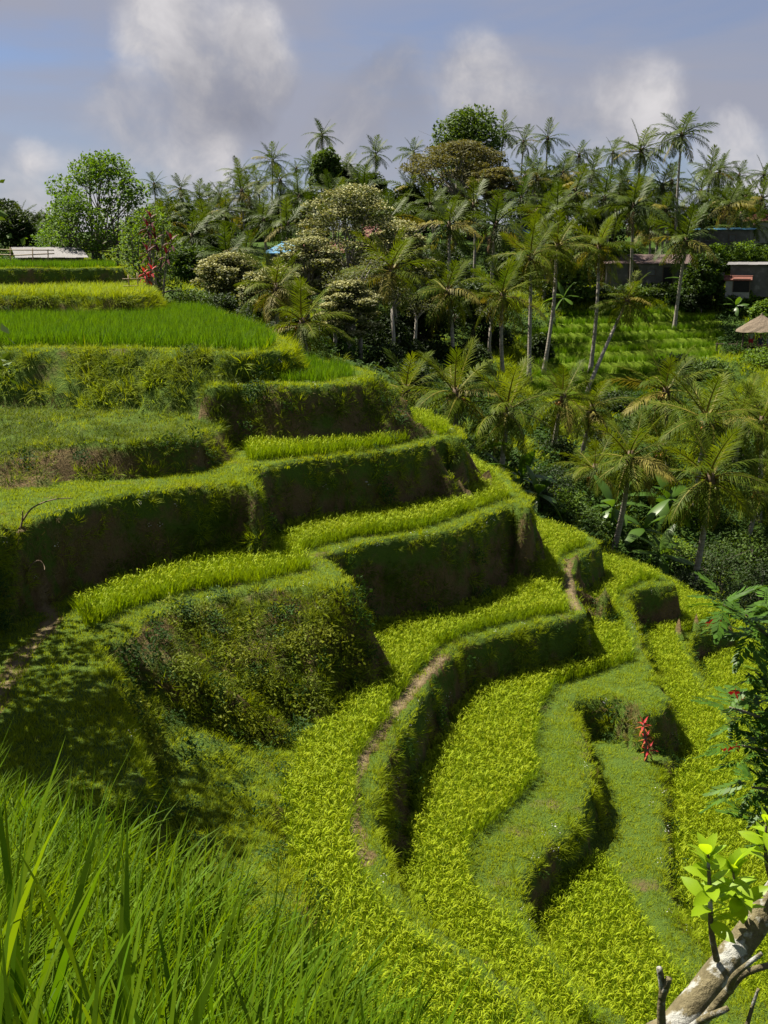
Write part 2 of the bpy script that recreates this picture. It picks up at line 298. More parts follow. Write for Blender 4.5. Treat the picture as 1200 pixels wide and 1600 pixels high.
def mat_terrain(name, green, green2, soil, soil2, nscale=.8, bias=.5):
    m = bpy.data.materials.new(name); m.use_nodes = True; nt = m.node_tree; L = nt.links.new; p = nt.nodes['Principled BSDF']
    p.inputs['Roughness'].default_value = .95; p.inputs['Specular IOR Level'].default_value = .1
    geo = nd(nt, 'ShaderNodeNewGeometry')
    n1 = nd(nt, 'ShaderNodeTexNoise', inp={'Scale': nscale, 'Detail': 6.0, 'Roughness': .65}); L(geo.outputs['Position'], n1.inputs['Vector'])
    n2 = nd(nt, 'ShaderNodeTexNoise', inp={'Scale': 14.0, 'Detail': 5.0, 'Roughness': .7}); L(geo.outputs['Position'], n2.inputs['Vector'])
    g = nd(nt, 'ShaderNodeMix', data_type='RGBA'); L(n2.outputs['Fac'], g.inputs['Factor']); g.inputs['A'].default_value = (*green, 1); g.inputs['B'].default_value = (*green2, 1)
    s = nd(nt, 'ShaderNodeMix', data_type='RGBA'); L(n2.outputs['Fac'], s.inputs['Factor']); s.inputs['A'].default_value = (*soil, 1); s.inputs['B'].default_value = (*soil2, 1)
    at = nd(nt, 'ShaderNodeAttribute', attribute_name='bare')
    ad = nd(nt, 'ShaderNodeMath', operation='ADD'); L(n1.outputs['Fac'], ad.inputs[0]); L(at.outputs['Fac'], ad.inputs[1])
    mr = nd(nt, 'ShaderNodeMapRange', interpolation_type='SMOOTHSTEP'); L(ad.outputs[0], mr.inputs[0]); mr.inputs[1].default_value = bias; mr.inputs[2].default_value = bias+.18
    x = nd(nt, 'ShaderNodeMix', data_type='RGBA'); L(mr.outputs[0], x.inputs['Factor']); L(g.outputs['Result'], x.inputs['A']); L(s.outputs['Result'], x.inputs['B'])
    pr = nd(nt, 'ShaderNodeMapRange'); L(at.outputs['Fac'], pr.inputs[0]); pr.inputs[1].default_value = .25; pr.inputs[2].default_value = .5
    pc = nd(nt, 'ShaderNodeMix', data_type='RGBA'); L(n2.outputs['Fac'], pc.inputs['Factor']); pc.inputs['A'].default_value = (.10, .075, .036, 1); pc.inputs['B'].default_value = (.27, .21, .12, 1)
    x2 = nd(nt, 'ShaderNodeMix', data_type='RGBA'); L(pr.outputs[0], x2.inputs['Factor']); L(x.outputs['Result'], x2.inputs['A']); L(pc.outputs['Result'], x2.inputs['B']); L(x2.outputs['Result'], p.inputs['Base Color'])
    b = nd(nt, 'ShaderNodeBump', inp={'Strength': .9, 'Distance': .12}); L(n2.outputs['Fac'], b.inputs['Height']); L(b.outputs[0], p.inputs['Normal'])
    return m
M_TER = mat_terrain('terrace earth and turf', (.045, .085, .010), (.085, .13, .018), (.070, .048, .020), (.165, .120, .058), bias=.56)
M_GND = mat_terrain('valley ground cover', (.022, .050, .006), (.05, .085, .010), (.045, .032, .016), (.08, .06, .03), nscale=.25, bias=.60)
M_FTR = mat_terrain('far paddy turf', (.075, .130, .006), (.11, .16, .009), (.10, .10, .02), (.14, .12, .03), nscale=.3, bias=.72)

def grid_mesh(x0, x1, y0, y1, c):
    xs = np.arange(x0, x1+c/2, c); ys = np.arange(y0, y1+c/2, c); X, Y = np.meshgrid(xs, ys); nx = len(xs); ny = len(ys)
    i = np.arange(nx*ny).reshape(ny, nx); F = np.stack([i[:-1, :-1], i[:-1, 1:], i[1:, 1:], i[1:, :-1]], -1).reshape(-1, 4)
    return X.ravel(), Y.ravel(), F
def submesh(name, V, F, mat, attr=None, smooth=True):
    u, inv = np.unique(F.ravel(), return_inverse=True); me = mesh_np(name, V[u], inv.reshape(F.shape), mat, smooth=smooth)
    if attr is not None:
        a = me.attributes.new('bare', 'FLOAT', 'POINT'); a.data.foreach_set('value', attr[u].astype(np.float32))
    return me

PATHS = [(np.array([PZ(*q, -9.7)[:2] for q in ((690, 1030), (650, 1070), (600, 1130), (565, 1180), (548, 1230), (548, 1290), (565, 1350))]), .12),
         (np.array([PZ(*q, -7.5)[:2] for q in ((66, 946), (76, 958), (84, 975), (70, 1000), (40, 1030), (10, 1075), (-20, 1130))]), .10),
         (np.array([PZ(*q, -9.7)[:2] for q in ((902, 872), (890, 890), (893, 930), (900, 950))]), .10)]
def path_d(X, Y):
    r = np.full(X.shape, 9.)
    for p, w in PATHS: r = np.minimum(r, seg_query(np.c_[p, np.ones(len(p))], X, Y, closed=False)[0]-w)
    return r

TX, TY, TF = grid_mesh(-34, 16, 8, 90, .16)
TH, TK, TD = all_h(TX, TY)
TG = ground(TX, TY)
TV = np.stack([TX, TY, TH+fbm(TX*4, TY*4, 2, 60)*.03], 1)
BARE = np.clip(.5-path_d(TX, TY)*6, 0, .6)*np.where(TK == ORDER.index('L6'), TD['L6'] < 0, (TK == ORDER.index('L5')) & (TD['L5'] < 0))
BANKD = np.zeros(TX.shape)
for i, k in enumerate(ORDER): BANKD = np.where(TK == i, TD[k], BANKD)
BARE = np.maximum(BARE, np.clip((BANKD-.06)*1.2, 0, .24)*(TK != ORDER.index('L2')))
keep = (TH-TG > -.4)[TF].any(1); TF = TF[keep]
FK = TK[TF[:, 0]]
NAMES = {'L0': 'upper_rice_terrace', 'L1': 'grassy_terrace', 'L2': 'rice_terrace', 'L3': 'rice_terrace', 'A': 'hillside_slope', 'L4': 'rice_terrace', 'L5': 'rice_terrace', 'S': 'grassy_ramp', 'L6': 'rice_terrace', 'L7': 'rice_terrace', 'M': 'grassy_terrace', 'L8': 'rice_terrace', 'L9': 'rice_terrace'}
for i, k in enumerate(ORDER):
    f = TF[FK == i]
    if len(f): tag(link(NAMES[k], submesh(NAMES[k], TV, f, M_TER, BARE)), kind='structure')
GX, GY, GF = grid_mesh(-75, 90, 8, 200, .5)
GH = ground(GX, GY); GV = np.stack([GX, GY, GH], 1); GM = far_terr(GX, GY)
fm = GM[GF[:, 0]] > .5
tag(link('valley_ground', submesh('valley_ground', GV, GF[~fm], M_GND)), kind='structure')
tag(link('far_paddy_slope', submesh('far_paddy_slope', GV, GF[fm], M_FTR)), kind='structure')
def apron():      # ground going on to the horizon beyond the hill
    xs = [-3000, -800, -75, 90, 800, 3000]; ys = [-400, 8, 200, 800, 4000]; V = []; F = []
    for y in ys:
        for x in xs: V.append((x, y, -2.0 if y > 100 else -20.0))
    for j in range(len(ys)-1):
        for i in range(len(xs)-1):
            if i == 2 and j == 1: continue
            a = j*len(xs)+i; F.append((a, a+1, a+len(xs)+1, a+len(xs)))
    tag(link('ground', mesh_np('ground', V, F, M_GND)), kind='structure')
apron()

# foreground slope under the camera
FL = np.array([PD(px, py, d) for px, py, d in ((-900, 1060, 8), (-300, 1190, 6.6), (-50, 1275, 5.6), (100, 1345, 5.1), (250, 1420, 4.7), (400, 1520, 4.3), (560, 1640, 3.9), (700, 1740, 3.6), (900, 1840, 3.3), (1300, 1930, 3.0), (2000, 1980, 3.0))])
def fore_h(X, Y):
    b = np.interp(X, FL[:, 0], FL[:, 1]); zl = np.interp(X, FL[:, 0], FL[:, 2])
    t = np.clip(Y/b, 0, 1); z = -1.62+(zl+1.62)*t**1.2
    z = z-np.maximum(Y-b, 0)*1.7-np.maximum(Y-b-.4, 0)*1.5
    return z+fbm(X*1.2, Y*1.2, 3, 70)*.12
X_, Y_, F_ = grid_mesh(-8, 8, -3, 11.5, .12); V_ = np.stack([X_, Y_, fore_h(X_, Y_)], 1)
tag(link('foreground_slope', submesh('foreground_slope', V_, F_, M_TER)), kind='structure')
FOREV, FOREF = V_, F_

# ------------------------------------------------------------------ grass and rice: tuft templates, scattered as stuff
def blade_strip(V, F, base, az, length, width, lean, curl, seg=3, twist=0.0):
    """one leaf blade: a strip bending over in direction az"""
    b = len(V); ca, sa = math.cos(az), math.sin(az); x = 0.0; z = 0.0; ang = lean
    wx, wy = -math.sin(az+twist), math.cos(az+twist)
    for i in range(seg+1):
        t = i/seg; w = width*(1-t**1.6)*.5*(0.75+.5*math.sin(min(1, t*2)*math.pi/2)) if i < seg else 0
        p = (base[0]+ca*x, base[1]+sa*x, base[2]+z)
        if i < seg: V.append((p[0]+wx*w, p[1]+wy*w, p[2])); V.append((p[0]-wx*w, p[1]-wy*w, p[2]))
        else: V.append(p)
        x += math.sin(ang)*length/seg; z += math.cos(ang)*length/seg; ang += curl/seg
    for i in range(seg-1): F.append((b+2*i, b+2*i+1, b+2*i+3, b+2*i+2))
    F.append((b+2*(seg-1), b+2*(seg-1)+1, b+2*seg))
TEMPL = {}
def template(fam, me):
    c = TEMPL.get(fam)
    if c is None: c = TEMPL[fam] = bpy.data.collections.new('template_'+fam)
    o = bpy.data.objects.new('%s_%d' % (fam, len(c.objects)), me); c.objects.link(o)
def make_tuft(fam, n, hmin, hmax, width, radius, lean, curl, mats, seg=3, panicle=0, rs=0, wide=0):
    r = random.Random(rs); V = []; F = []
    for i in range(n):
        a = r.uniform(0, 6.283); rr = radius*math.sqrt(r.random())
        blade_strip(V, F, (math.cos(a)*rr, math.sin(a)*rr, -.03), a+r.uniform(-.8, .8), r.uniform(hmin, hmax), width*r.uniform(.7, 1.3), r.uniform(*lean), r.uniform(*curl), seg, r.uniform(-.6, .6))
    mi = [0]*len(F)
    for i in range(panicle):
        a = r.uniform(0, 6.283); rr = radius*r.random(); L = hmax*r.uniform(.78, 1.0)
        k = len(F); h = L*.86
        b = (math.cos(a)*rr, math.sin(a)*rr, h*.8)
        blade_strip(V, F, b, a+r.uniform(-.5, .5), L*.26, width*1.6, r.uniform(.1, .5), r.uniform(1.4, 2.3), 4, 0)
        mi += [1]*(len(F)-k)
    template(fam, mesh_np(fam, V, F, mats, mi))
def make_leafy(fam, n, height, spread, leaf, mats, rs=0):
    r = random.Random(rs); V = []; F = []
    for i in range(n):
        z = height*r.random()**.7; a = r.uniform(0, 6.283); rr = spread*math.sqrt(r.random())*(1-.4*z/height)
        c = Vector((math.cos(a)*rr, math.sin(a)*rr, z)); d = Vector((r.gauss(0, 1), r.gauss(0, 1), r.gauss(.1, .6))).normalized(); s = d.cross(Vector((0, 0, 1))).normalized()
        l = leaf*r.uniform(.6, 1.3); nn = s.cross(d)*l*.12; b = len(V)
        V += [tuple(c), tuple(c+d*l*.5+s*l*.28-nn), tuple(c+d*l), tuple(c+d*l*.5-s*l*.28-nn)]; F += [(b, b+1, b+2), (b, b+2, b+3)]
    template(fam, mesh_np(fam, V, F, mats))
def scatter(name, fam, P, R, S, label, cat, kind='stuff'):
    n = len(P); me = bpy.data.meshes.new(name); me.vertices.add(n); me.vertices.foreach_set('co', np.asarray(P, np.float32).ravel())
    a = me.attributes.new('rot', 'FLOAT_VECTOR', 'POINT'); a.data.foreach_set('vector', np.asarray(R, np.float32).ravel())
    S = np.asarray(S, np.float32); S = np.repeat(S[:, None], 3, 1) if S.ndim == 1 else S
    a = me.attributes.new('scl', 'FLOAT_VECTOR', 'POINT'); a.data.foreach_set('vector', S.ravel())
    k = len(TEMPL[fam].objects)
    a = me.attributes.new('idx', 'INT', 'POINT'); a.data.foreach_set('value', rng.integers(0, k, n).astype(np.int32))
    o = link(name, me); tag(o, label, cat, kind=kind)
    ng = bpy.data.node_groups.new('scatter_'+name, 'GeometryNodeTree')
    ng.interface.new_socket('Geometry', in_out='INPUT', socket_type='NodeSocketGeometry'); ng.interface.new_socket('Geometry', in_out='OUTPUT', socket_type='NodeSocketGeometry')
    gi = ng.nodes.new('NodeGroupInput'); go = ng.nodes.new('NodeGroupOutput'); ip = ng.nodes.new('GeometryNodeInstanceOnPoints'); ci = ng.nodes.new('GeometryNodeCollectionInfo')
    ci.inputs['Collection'].default_value = TEMPL[fam]; ci.inputs['Separate Children'].default_value = True; ci.inputs['Reset Children'].default_value = True
    def na(nm, ty):
        q = ng.nodes.new('GeometryNodeInputNamedAttribute'); q.data_type = ty; q.inputs['Name'].default_value = nm; return q.outputs['Attribute']
    er = ng.nodes.new('FunctionNodeEulerToRotation'); L = ng.links.new
    L(na('rot', 'FLOAT_VECTOR'), er.inputs[0]); L(er.outputs[0], ip.inputs['Rotation']); L(na('scl', 'FLOAT_VECTOR'), ip.inputs['Scale']); L(na('idx', 'INT'), ip.inputs['Instance Index'])
    ip.inputs['Pick Instance'].default_value = True
    L(gi.outputs[0], ip.inputs['Points']); L(ci.outputs[0], ip.inputs['Instance']); L(ip.outputs[0], go.inputs[0])
    md = o.modifiers.new('scatter', 'NODES'); md.node_group = ng
    return o

M_RICE = mat_leaf('ripening rice leaf', (.125, .215, .003), (.180, .255, .004), trans=.42, nscale=.5)
M_PAN = mat_leaf('rice panicle', (.185, .260, .004), (.250, .300, .007), trans=.25, nscale=.6, tcol=(1.2, 1.1, .6))
M_RICEG = mat_leaf('young rice leaf', (.052, .130, .003), (.085, .160, .003), trans=.45, nscale=.4)
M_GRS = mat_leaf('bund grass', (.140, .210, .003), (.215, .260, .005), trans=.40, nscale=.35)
M_GRD = mat_leaf('shade-darkened bank grass', (.036, .070, .003), (.090, .120, .005), trans=.35, nscale=.7)  # darker than bund grass: shade under the terrace rims is put into the colour
M_DRY = mat_leaf('dry thatch grass', (.090, .072, .018), (.150, .115, .038), trans=.2, nscale=.8, tcol=(1, .9, .6))
M_FERN = mat_leaf('creeper leaf', (.016, .044, .005), (.040, .082, .008), trans=.3, nscale=.8, spec=.12, rough=.65)
M_FERNY = mat_leaf('yellowing creeper leaf', (.075, .115, .005), (.150, .165, .009), trans=.3, nscale=.8)
M_LONG = mat_leaf('tall grass blade', (.050, .125, .003), (.125, .185, .005), trans=.42, nscale=.9, rough=.6, spec=.08)
M_WHITE = mat_leaf('white flower', (.4, .4, .37), (.45, .45, .42), trans=.1, tcol=(1, 1, 1))
for i in range(5): make_tuft('rice', 24, .36, .58, .011, .08, (.02, .36), (.3, 1.6), [M_RICE, M_PAN], 3, 8, 100+i)
for i in range(4): make_tuft('rice_half', 20, .38, .60, .013, .07, (.02, .30), (.2, 1.1), [M_RICE, M_PAN], 3, 3, 150+i)
for i in range(4): make_tuft('young', 20, .40, .66, .015, .08, (.0, .30), (.1, .8), [M_RICEG], 3, 0, 200+i)
for i in range(4): make_tuft('turf', 40, .04, .12, .010, .16, (.1, .9), (.2, 1.2), [M_GRS], 2, 0, 300+i)
for i in range(4): make_tuft('lip', 26, .16, .42, .013, .14, (.1, .9), (.4, 1.7), [M_GRS], 3, 0, 400+i)
for i in range(4): make_tuft('bank', 24, .12, .34, .014, .16, (.3, 1.2), (.5, 2.0), [M_GRD], 3, 0, 500+i)
for i in range(3): make_tuft('dry', 22, .10, .32, .012, .16, (.5, 1.5), (.6, 1.8), [M_DRY], 3, 0, 600+i)
for i in range(3): make_leafy('creeper', 60, .20, .22, .055, [M_FERN], 700+i)
for i in range(3): make_leafy('creeper_yellow', 60, .22, .22, .055, [M_FERNY], 750+i)
for i in range(3): make_leafy('bush_leaf', 60, .8, .7, .26, [M_FERN], 780+i)
for i in range(6): make_tuft('tall', 9, .50, 1.05, .014, .09, (.02, .35), (.05, .9), [M_LONG], 6, 0, 800+i)
for i in range(6): make_tuft('broad', 5, .60, 1.15, .027, .06, (.02, .28), (.0, .7), [M_LONG], 7, 0, 900+i)
for i in range(4): make_tuft('fore', 24, .18, .46, .012, .14, (.05, .6), (.2, 1.3), [M_LONG], 4, 0, 950+i)
for i in range(3): make_leafy('flower', 5, .10, .10, .030, [M_WHITE], 850+i)

def tri_pts(V, F, dens, mask=None):
    """random points on quads, density per square metre (array per face)"""
    a, b, c, d = V[F[:, 0]], V[F[:, 1]], V[F[:, 2]], V[F[:, 3]]
    nrm = np.cross(c-a, d-b); area = np.linalg.norm(nrm, axis=1)*.5; nrm = nrm/np.maximum(np.linalg.norm(nrm, axis=1), 1e-9)[:, None]
    lam = area*dens; n = rng.poisson(lam); idx = np.repeat(np.arange(len(F)), n); u = rng.random(len(idx))[:, None]; v = rng.random(len(idx))[:, None]
    P = (a[idx]*(1-u)+b[idx]*u)*(1-v)+(d[idx]*(1-u)+c[idx]*u)*v
    return P, nrm[idx], idx
def up_rot(N, tilt):
    """euler that turns +Z part of the way to the surface normal, with random spin"""
    ax = np.stack([N[:, 0]*tilt, N[:, 1]*tilt, np.maximum(N[:, 2], .15)], 1); ax /= np.linalg.norm(ax, axis=1)[:, None]
    ry = np.arctan2(ax[:, 0], ax[:, 2]); rx = -np.arcsin(np.clip(ax[:, 1], -1, 1))
    R = np.zeros((len(N), 3)); ca = rng.random(len(N))*6.283
    # Euler XYZ: Rz*Ry*Rx applied to Rz spin is awkward; spin by mirroring instead
    for i in range(len(N)):
        q = Vector(ax[i]).to_track_quat('Z', 'Y'); e = (q @ Euler((0, 0, ca[i])).to_quaternion()).to_euler(); R[i] = e
    return R
def in_view(P, mx=60, my=90):
    u = P[:, 0]/np.maximum(P[:, 1]*math.cos(PITCH)-P[:, 2]*math.sin(PITCH), .1)*FPX+600
    w = (P[:, 1]*math.sin(PITCH)+P[:, 2]*math.cos(PITCH))/np.maximum(P[:, 1]*math.cos(PITCH)-P[:, 2]*math.sin(PITCH), .1)*FPX
    y = 800-w
    return (u > -mx) & (u < 1200+mx) & (y < 1600+my), u, y

def poly_px(pp, z): return np.array([[*PZ(px, py, z)[:2], 1] for px, py in pp])
RICE = []
def rice_field(key, name, fam, label, bund, poly=None, spacing=.125, hs=.92, upper=.08):
    T = TER[key]; z = T['z']; pts = T['pts']
    if poly is not None: pp = poly_px(poly, z); x0, x1, y0, y1 = pp[:, 0].min(), pp[:, 0].max(), pp[:, 1].min(), pp[:, 1].max()
    else: x0, x1, y0, y1 = max(-33, pts[:, 0].min()), min(16, pts[:, 0].max()), max(9, pts[:, 1].min()), min(80, pts[:, 1].max())
    xs = np.arange(x0, x1, spacing); ys = np.arange(y0, y1, spacing); X, Y = np.meshgrid(xs, ys); X = X.ravel(); Y = Y.ravel()
    V = np.stack([X, Y, np.full(X.shape, z)], 1); ok, u, y = in_view(V, 260, 200)
    X, Y = X[ok], Y[ok]
    X = X+rng.normal(0, spacing*.22, X.shape); Y = Y+rng.normal(0, spacing*.22, Y.shape)
    H, K, D = all_h(X, Y); i = ORDER.index(key)
    ok = (K == i) & (D[key] < -bund+fbm(X*1.5, Y*1.5, 2, 33)*.10)
    for k in ORDER[:i]:                                            # keep clear of the foot of the bank above
        h2, _ = slab_h(k, X, Y); ok &= h2 < z-(.03 if k == 'S' else upper)
    if poly is not None: d, _ = seg_query(pp, X, Y); ok &= d < 0
    X, Y, H = X[ok], Y[ok], H[ok]; n = len(X)
    g = .5+.5*fbm(X*.35, Y*.35, 3, 90)
    S = (rng.uniform(.85, 1.15, n)*(.86+.28*g))*hs
    R = np.stack([rng.normal(0, .10, n), rng.normal(0, .10, n), rng.random(n)*6.283], 1)
    scatter(name, fam, np.stack([X, Y, H-.05], 1), R, S, label, 'rice')
    RICE.append((X, Y)); return n
NR = 0
NR += rice_field('L0', 'rice_plants', 'young', 'bright green young rice on the topmost terrace by the bamboo rail', .5, spacing=.26)
NR += rice_field('L2', 'rice_plants', 'young', 'wide band of bright green young rice on the second highest paddy', .55, spacing=.24, hs=1.15)
NR += rice_field('L3', 'rice_plants', 'young', 'small paddy of bright green young rice on the jutting terrace', .6, [(366, 556), (366, 598), (575, 598), (575, 545), (480, 540)], spacing=.22)
NR += rice_field('L4', 'rice_plants', 'rice_half', 'narrow strip of yellow green rice below the steep grassy bank', .3, [(388, 722), (388, 660), (690, 630), (720, 672), (560, 705)])
NR += rice_field('L5', 'rice_plants', 'rice_half', 'narrow curved strip of rice below the dark overgrown bank', .6, [(140, 985), (120, 955), (400, 850), (470, 862), (485, 890), (300, 935)])
NR += rice_field('L5', 'rice_plants', 'rice', 'ripening rice in the curved paddy in the middle of the hillside', .6, [(450, 865), (440, 800), (720, 720), (790, 735), (800, 790), (640, 838)])
NR += rice_field('L6', 'rice_plants', 'rice', 'long winding paddy of ripening rice beside the dirt footpath', .5)
NR += rice_field('L7', 'rice_plants', 'rice', 'large bright paddy of ripening rice curving below the footpath bank', .42, [(880, 840), (1060, 880), (1045, 905), (1000, 908), (962, 930), (968, 965), (985, 1010), (988, 1030), (930, 1052), (865, 1072), (838, 1110), (832, 1160), (836, 1215), (800, 1262), (768, 1290), (722, 1328), (735, 1400), (830, 1478), (960, 1590), (500, 1700), (500, 1200), (800, 1000)])
NR += rice_field('M', 'rice_plants', 'rice', 'small triangular rice paddy near the bottom of the picture', .5, [(800, 1450), (830, 1360), (905, 1320), (960, 1375), (1005, 1455), (1060, 1530), (1100, 1640), (900, 1640)])
NR += rice_field('L8', 'rice_plants', 'rice', 'narrow paddy of ripening rice along the right side of the hill', .38)
NR += rice_field('L9', 'rice_plants', 'rice', 'lowest ripening rice paddy at the right edge', .1)
print('rice', NR)

def terrace_grass():
    Fc = TV[TF].mean(1); ok, u, y = in_view(Fc, 260, 160); F = TF[ok]; C = Fc[ok]; K = FK[ok]
    X, Y = C[:, 0], C[:, 1]; n = len(F)
    a, b, c, d = (TV[F[:, i]] for i in range(4)); N = np.cross(c-a, d-b); N /= np.linalg.norm(N, axis=1)[:, None]
    facing = (N*(-C)).sum(1)/np.linalg.norm(C, axis=1) > -.12
    sd = np.zeros(n)
    for i, k in enumerate(ORDER): sd = np.where(K == i, TD[k][F[:, 0]], sd)
    bank = N[:, 2] < .80; lip = (np.abs(sd+.02) < .22)
    nz3 = fbm(X*1.9, Y*1.9, 2, 79); pd = path_d(X, Y); nz = fbm(X*.35, Y*.35, 3, 77); nz2 = fbm(X*.8, Y*.8+9, 3, 78)
    occ = np.zeros(n, bool)
    cells = set()
    for rx, ry in RICE: cells |= set(zip(np.floor(rx/.25).astype(int).tolist(), np.floor(ry/.25).astype(int).tolist()))
    kx = np.floor(X/.25).astype(int); ky = np.floor(Y/.25).astype(int)
    occ = np.fromiter(((p, q) in cells for p, q in zip(kx.tolist(), ky.tolist())), bool, n)
    dist = np.linalg.norm(C, axis=1); near = np.clip(26/dist, .35, 1.4)
    sad = K == ORDER.index('S'); slope = (K == ORDER.index('L2')) | (K == ORDER.index('A'))
    ku = u[ok]; kv = y[ok]
    weed = ((K == ORDER.index('L5')) & (sd > .1) & (ku < 575) & (kv < 1180) & (ku > 180)) # overgrown lobe
    brown = ((K == ORDER.index('A')) & bank & (ku < 330)) | ((K == ORDER.index('L5')) & bank & (kv > 1080) & (ku < 300)) | ((K == ORDER.index('L7')) & bank & (ku > 930))
    zk = np.zeros(n)
    for i, k in enumerate(ORDER): zk = np.where(K == i, TER[k]['z'], zk)
    lowt = np.isin(K, [ORDER.index(k) for k in ('L6', 'L7', 'M', 'L8', 'L9')])
    low = np.clip((zk-C[:, 2]-.55)/.5, 0, 1)*~weed; isA = (K == ORDER.index('A')) & ~bank
    flat = ~bank & ~occ & facing & ~weed
    sets = []
    def go(name, fam, dens, tilt, s0, s1, label, squash=None):
        P, NN, idx = tri_pts(TV, F, dens)
        if not len(P): return
        sc = rng.uniform(s0, s1, len(P)); scatter(name, fam, P, up_rot(NN, tilt), sc, label, 'flowers' if fam == 'flower' else 'plants' if fam.startswith('creeper') else 'grass'); sets.append((fam, len(P)))
    pth = np.clip((pd+.10)/.25, 0.02, 1)
    go('short_grass', 'turf', flat*pth*near*40*np.where(isA, .3, 1), .4, .8, 1.5, 'short mown grass on the terrace bunds and footpath edges')
    go('lip_grass', 'lip', (((lip & facing)*24*np.clip(.7+1.8*nz3, .12, 2)*np.clip((pd-.02)/.2, 0, 1)+(flat & sad)*7+(slope & facing)*np.clip(.5+1.5*nz, 0, 1)*7)*(1+.5*nz2))*near*~occ, .5, .3, .85, 'longer grass hanging over the terrace rims')
    go('shaggy_grass', 'lip', ((K == ORDER.index('L1')) & facing)*9.+((K == ORDER.index('L2')) & bank & facing)*13.*np.clip(.8+nz2*1.2, .25, 1), .7, .9, 1.7, 'long shaggy grass on the upper grassy ridge and slope')
    go('bank_grass', 'bank', (((bank | weed) & facing & ~lip)*np.clip(.5+1.3*nz, .06, 1.4)*np.where(brown, .2, 1)*(1-.6*low)*np.where(lowt, .75, 1)*42+isA*np.clip(.9-1.2*nz, .2, 1.5)*26)*near, .9, .6, 1.2, 'grass growing on the steep terrace banks, bank shade put into its dark colour')
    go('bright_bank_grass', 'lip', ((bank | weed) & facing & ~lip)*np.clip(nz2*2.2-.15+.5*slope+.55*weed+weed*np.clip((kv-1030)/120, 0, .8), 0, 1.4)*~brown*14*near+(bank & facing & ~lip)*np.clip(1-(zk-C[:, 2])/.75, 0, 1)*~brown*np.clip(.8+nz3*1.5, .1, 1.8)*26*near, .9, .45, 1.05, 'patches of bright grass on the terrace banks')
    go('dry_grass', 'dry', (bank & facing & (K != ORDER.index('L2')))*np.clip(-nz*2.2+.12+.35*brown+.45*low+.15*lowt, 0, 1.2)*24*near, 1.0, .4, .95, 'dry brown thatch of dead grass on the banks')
    go('creeping_weeds', 'creeper', (((bank | weed) & facing)*(np.clip(nz2*2-.3, 0, 1)+weed*np.clip(.25-nz2*1.8, 0, 1.0))*9+(flat & sad)*1.5)*near, .9, .8, 1.7, 'broad-leaved creeping weeds covering the terrace banks')
    go('yellowing_weeds', 'creeper_yellow', (weed*np.clip(nz2*2+.2+(kv-1000)/200, 0, 1.3)*9)*near, .9, .8, 1.7, 'yellowing weeds on the overgrown bank lobe')
    go('white_flowers', 'flower', lip*facing*1.3*near, .6, .8, 1.4, 'tiny white flowers along the terrace rims')
    print(sets)
terrace_grass()

def foreground_grass():
    C = FOREV[FOREF].mean(1); ok, u, y = in_view(C, 600, 900); F = FOREF[ok & (C[:, 1] > .6)]; C = FOREV[F].mean(1)
    b = np.interp(C[:, 0], FL[:, 0], FL[:, 1]); inside = C[:, 1] < b+.3
    P, N, i = tri_pts(FOREV, F, inside*np.where(C[:, 0] < .4*C[:, 1]-.6, 34, 16)); 
    dd = np.linalg.norm(P, axis=1); keep = dd > 1.75; P, N, dd = P[keep], N[keep], dd[keep]
    sc = rng.uniform(.55, 1.05, len(P))*np.where(P[:, 0] < -.2, 1.0, .72)*np.interp(dd, [1.7, 3, 6], [1.05, .9, .62])
    scatter('tall_grass', 'tall', P, up_rot(N, .25), sc, 'tall fresh green grass blades in the foreground', 'grass')
    P, N, i = tri_pts(FOREV, F, (C[:, 0] < .25)*(C[:, 1] < 2.6)*34.); dd = np.linalg.norm(P, axis=1); k = (dd > 1.95) & (P[:, 1] > .9); P, N = P[k], N[k]
    scatter('rice_leaves', 'broad', P, up_rot(N, .1), rng.uniform(.75, 1.1, len(P))*np.interp(P[:, 0], [-.9, .2], [1.0, .72]), 'long broad green rice leaves close to the camera at bottom left', 'grass')
    P, N, i = tri_pts(FOREV, F, np.where(inside, 50, 25)*np.clip((C[:, 1]-1.2)/2, .4, 1)); scatter('foreground_turf', 'fore', P, up_rot(N, .7), rng.uniform(.7, 1.3, len(P)), 'dense low grass on the foreground slope', 'grass')
    P, N, i = tri_pts(FOREV, F, np.where(inside, 3, 6)); scatter('foreground_weeds', 'creeper', P, up_rot(N, .7), rng.uniform(.5, .9, len(P)), 'small broad-leaved weeds among the foreground grass', 'plants')
foreground_grass()

#@TREES
# ------------------------------------------------------------------ trees
M_BARKP = mat_solid('palm bark', (.12, .105, .08), (.32, .29, .24), nscale=2.2, stretch=(1, 1, 7), bump=.5)
M_BARK = mat_solid('tree bark', (.07, .058, .042), (.20, .175, .13), nscale=3, stretch=(2, 2, .6), bump=.5)
M_BARKW = mat_solid('pale bark', (.16, .14, .11), (.34, .31, .26), nscale=2.5, stretch=(2, 2, .5), bump=.4)
M_FR = mat_leaf('palm frond', (.034, .064, .003), (.105, .132, .007), trans=.36, rough=.55, spec=.07, nscale=.5, tcol=(1.6, 1.5, .5))
M_FRF = mat_leaf('shade-toned far palm frond', (.018, .040, .003), (.066, .092, .006), trans=.30, rough=.55, spec=.14, nscale=.25, tcol=(1.6, 1.5, .5))  # darker copy of the frond colour; dimmer light on far palms is painted in
M_FRY = mat_leaf('yellowing palm frond', (.12, .115, .016), (.20, .165, .025), trans=.28, rough=.6, spec=.15, nscale=.5, tcol=(1.3, 1.2, .5))
M_FRD = mat_leaf('dead palm frond', (.085, .055, .025), (.15, .10, .05), trans=.12, rough=.8, nscale=.5, tcol=(1, .9, .6))
M_NUT = mat_solid('coconut husk', (.22, .10, .02), (.40, .20, .03), rough=.55, nscale=4)
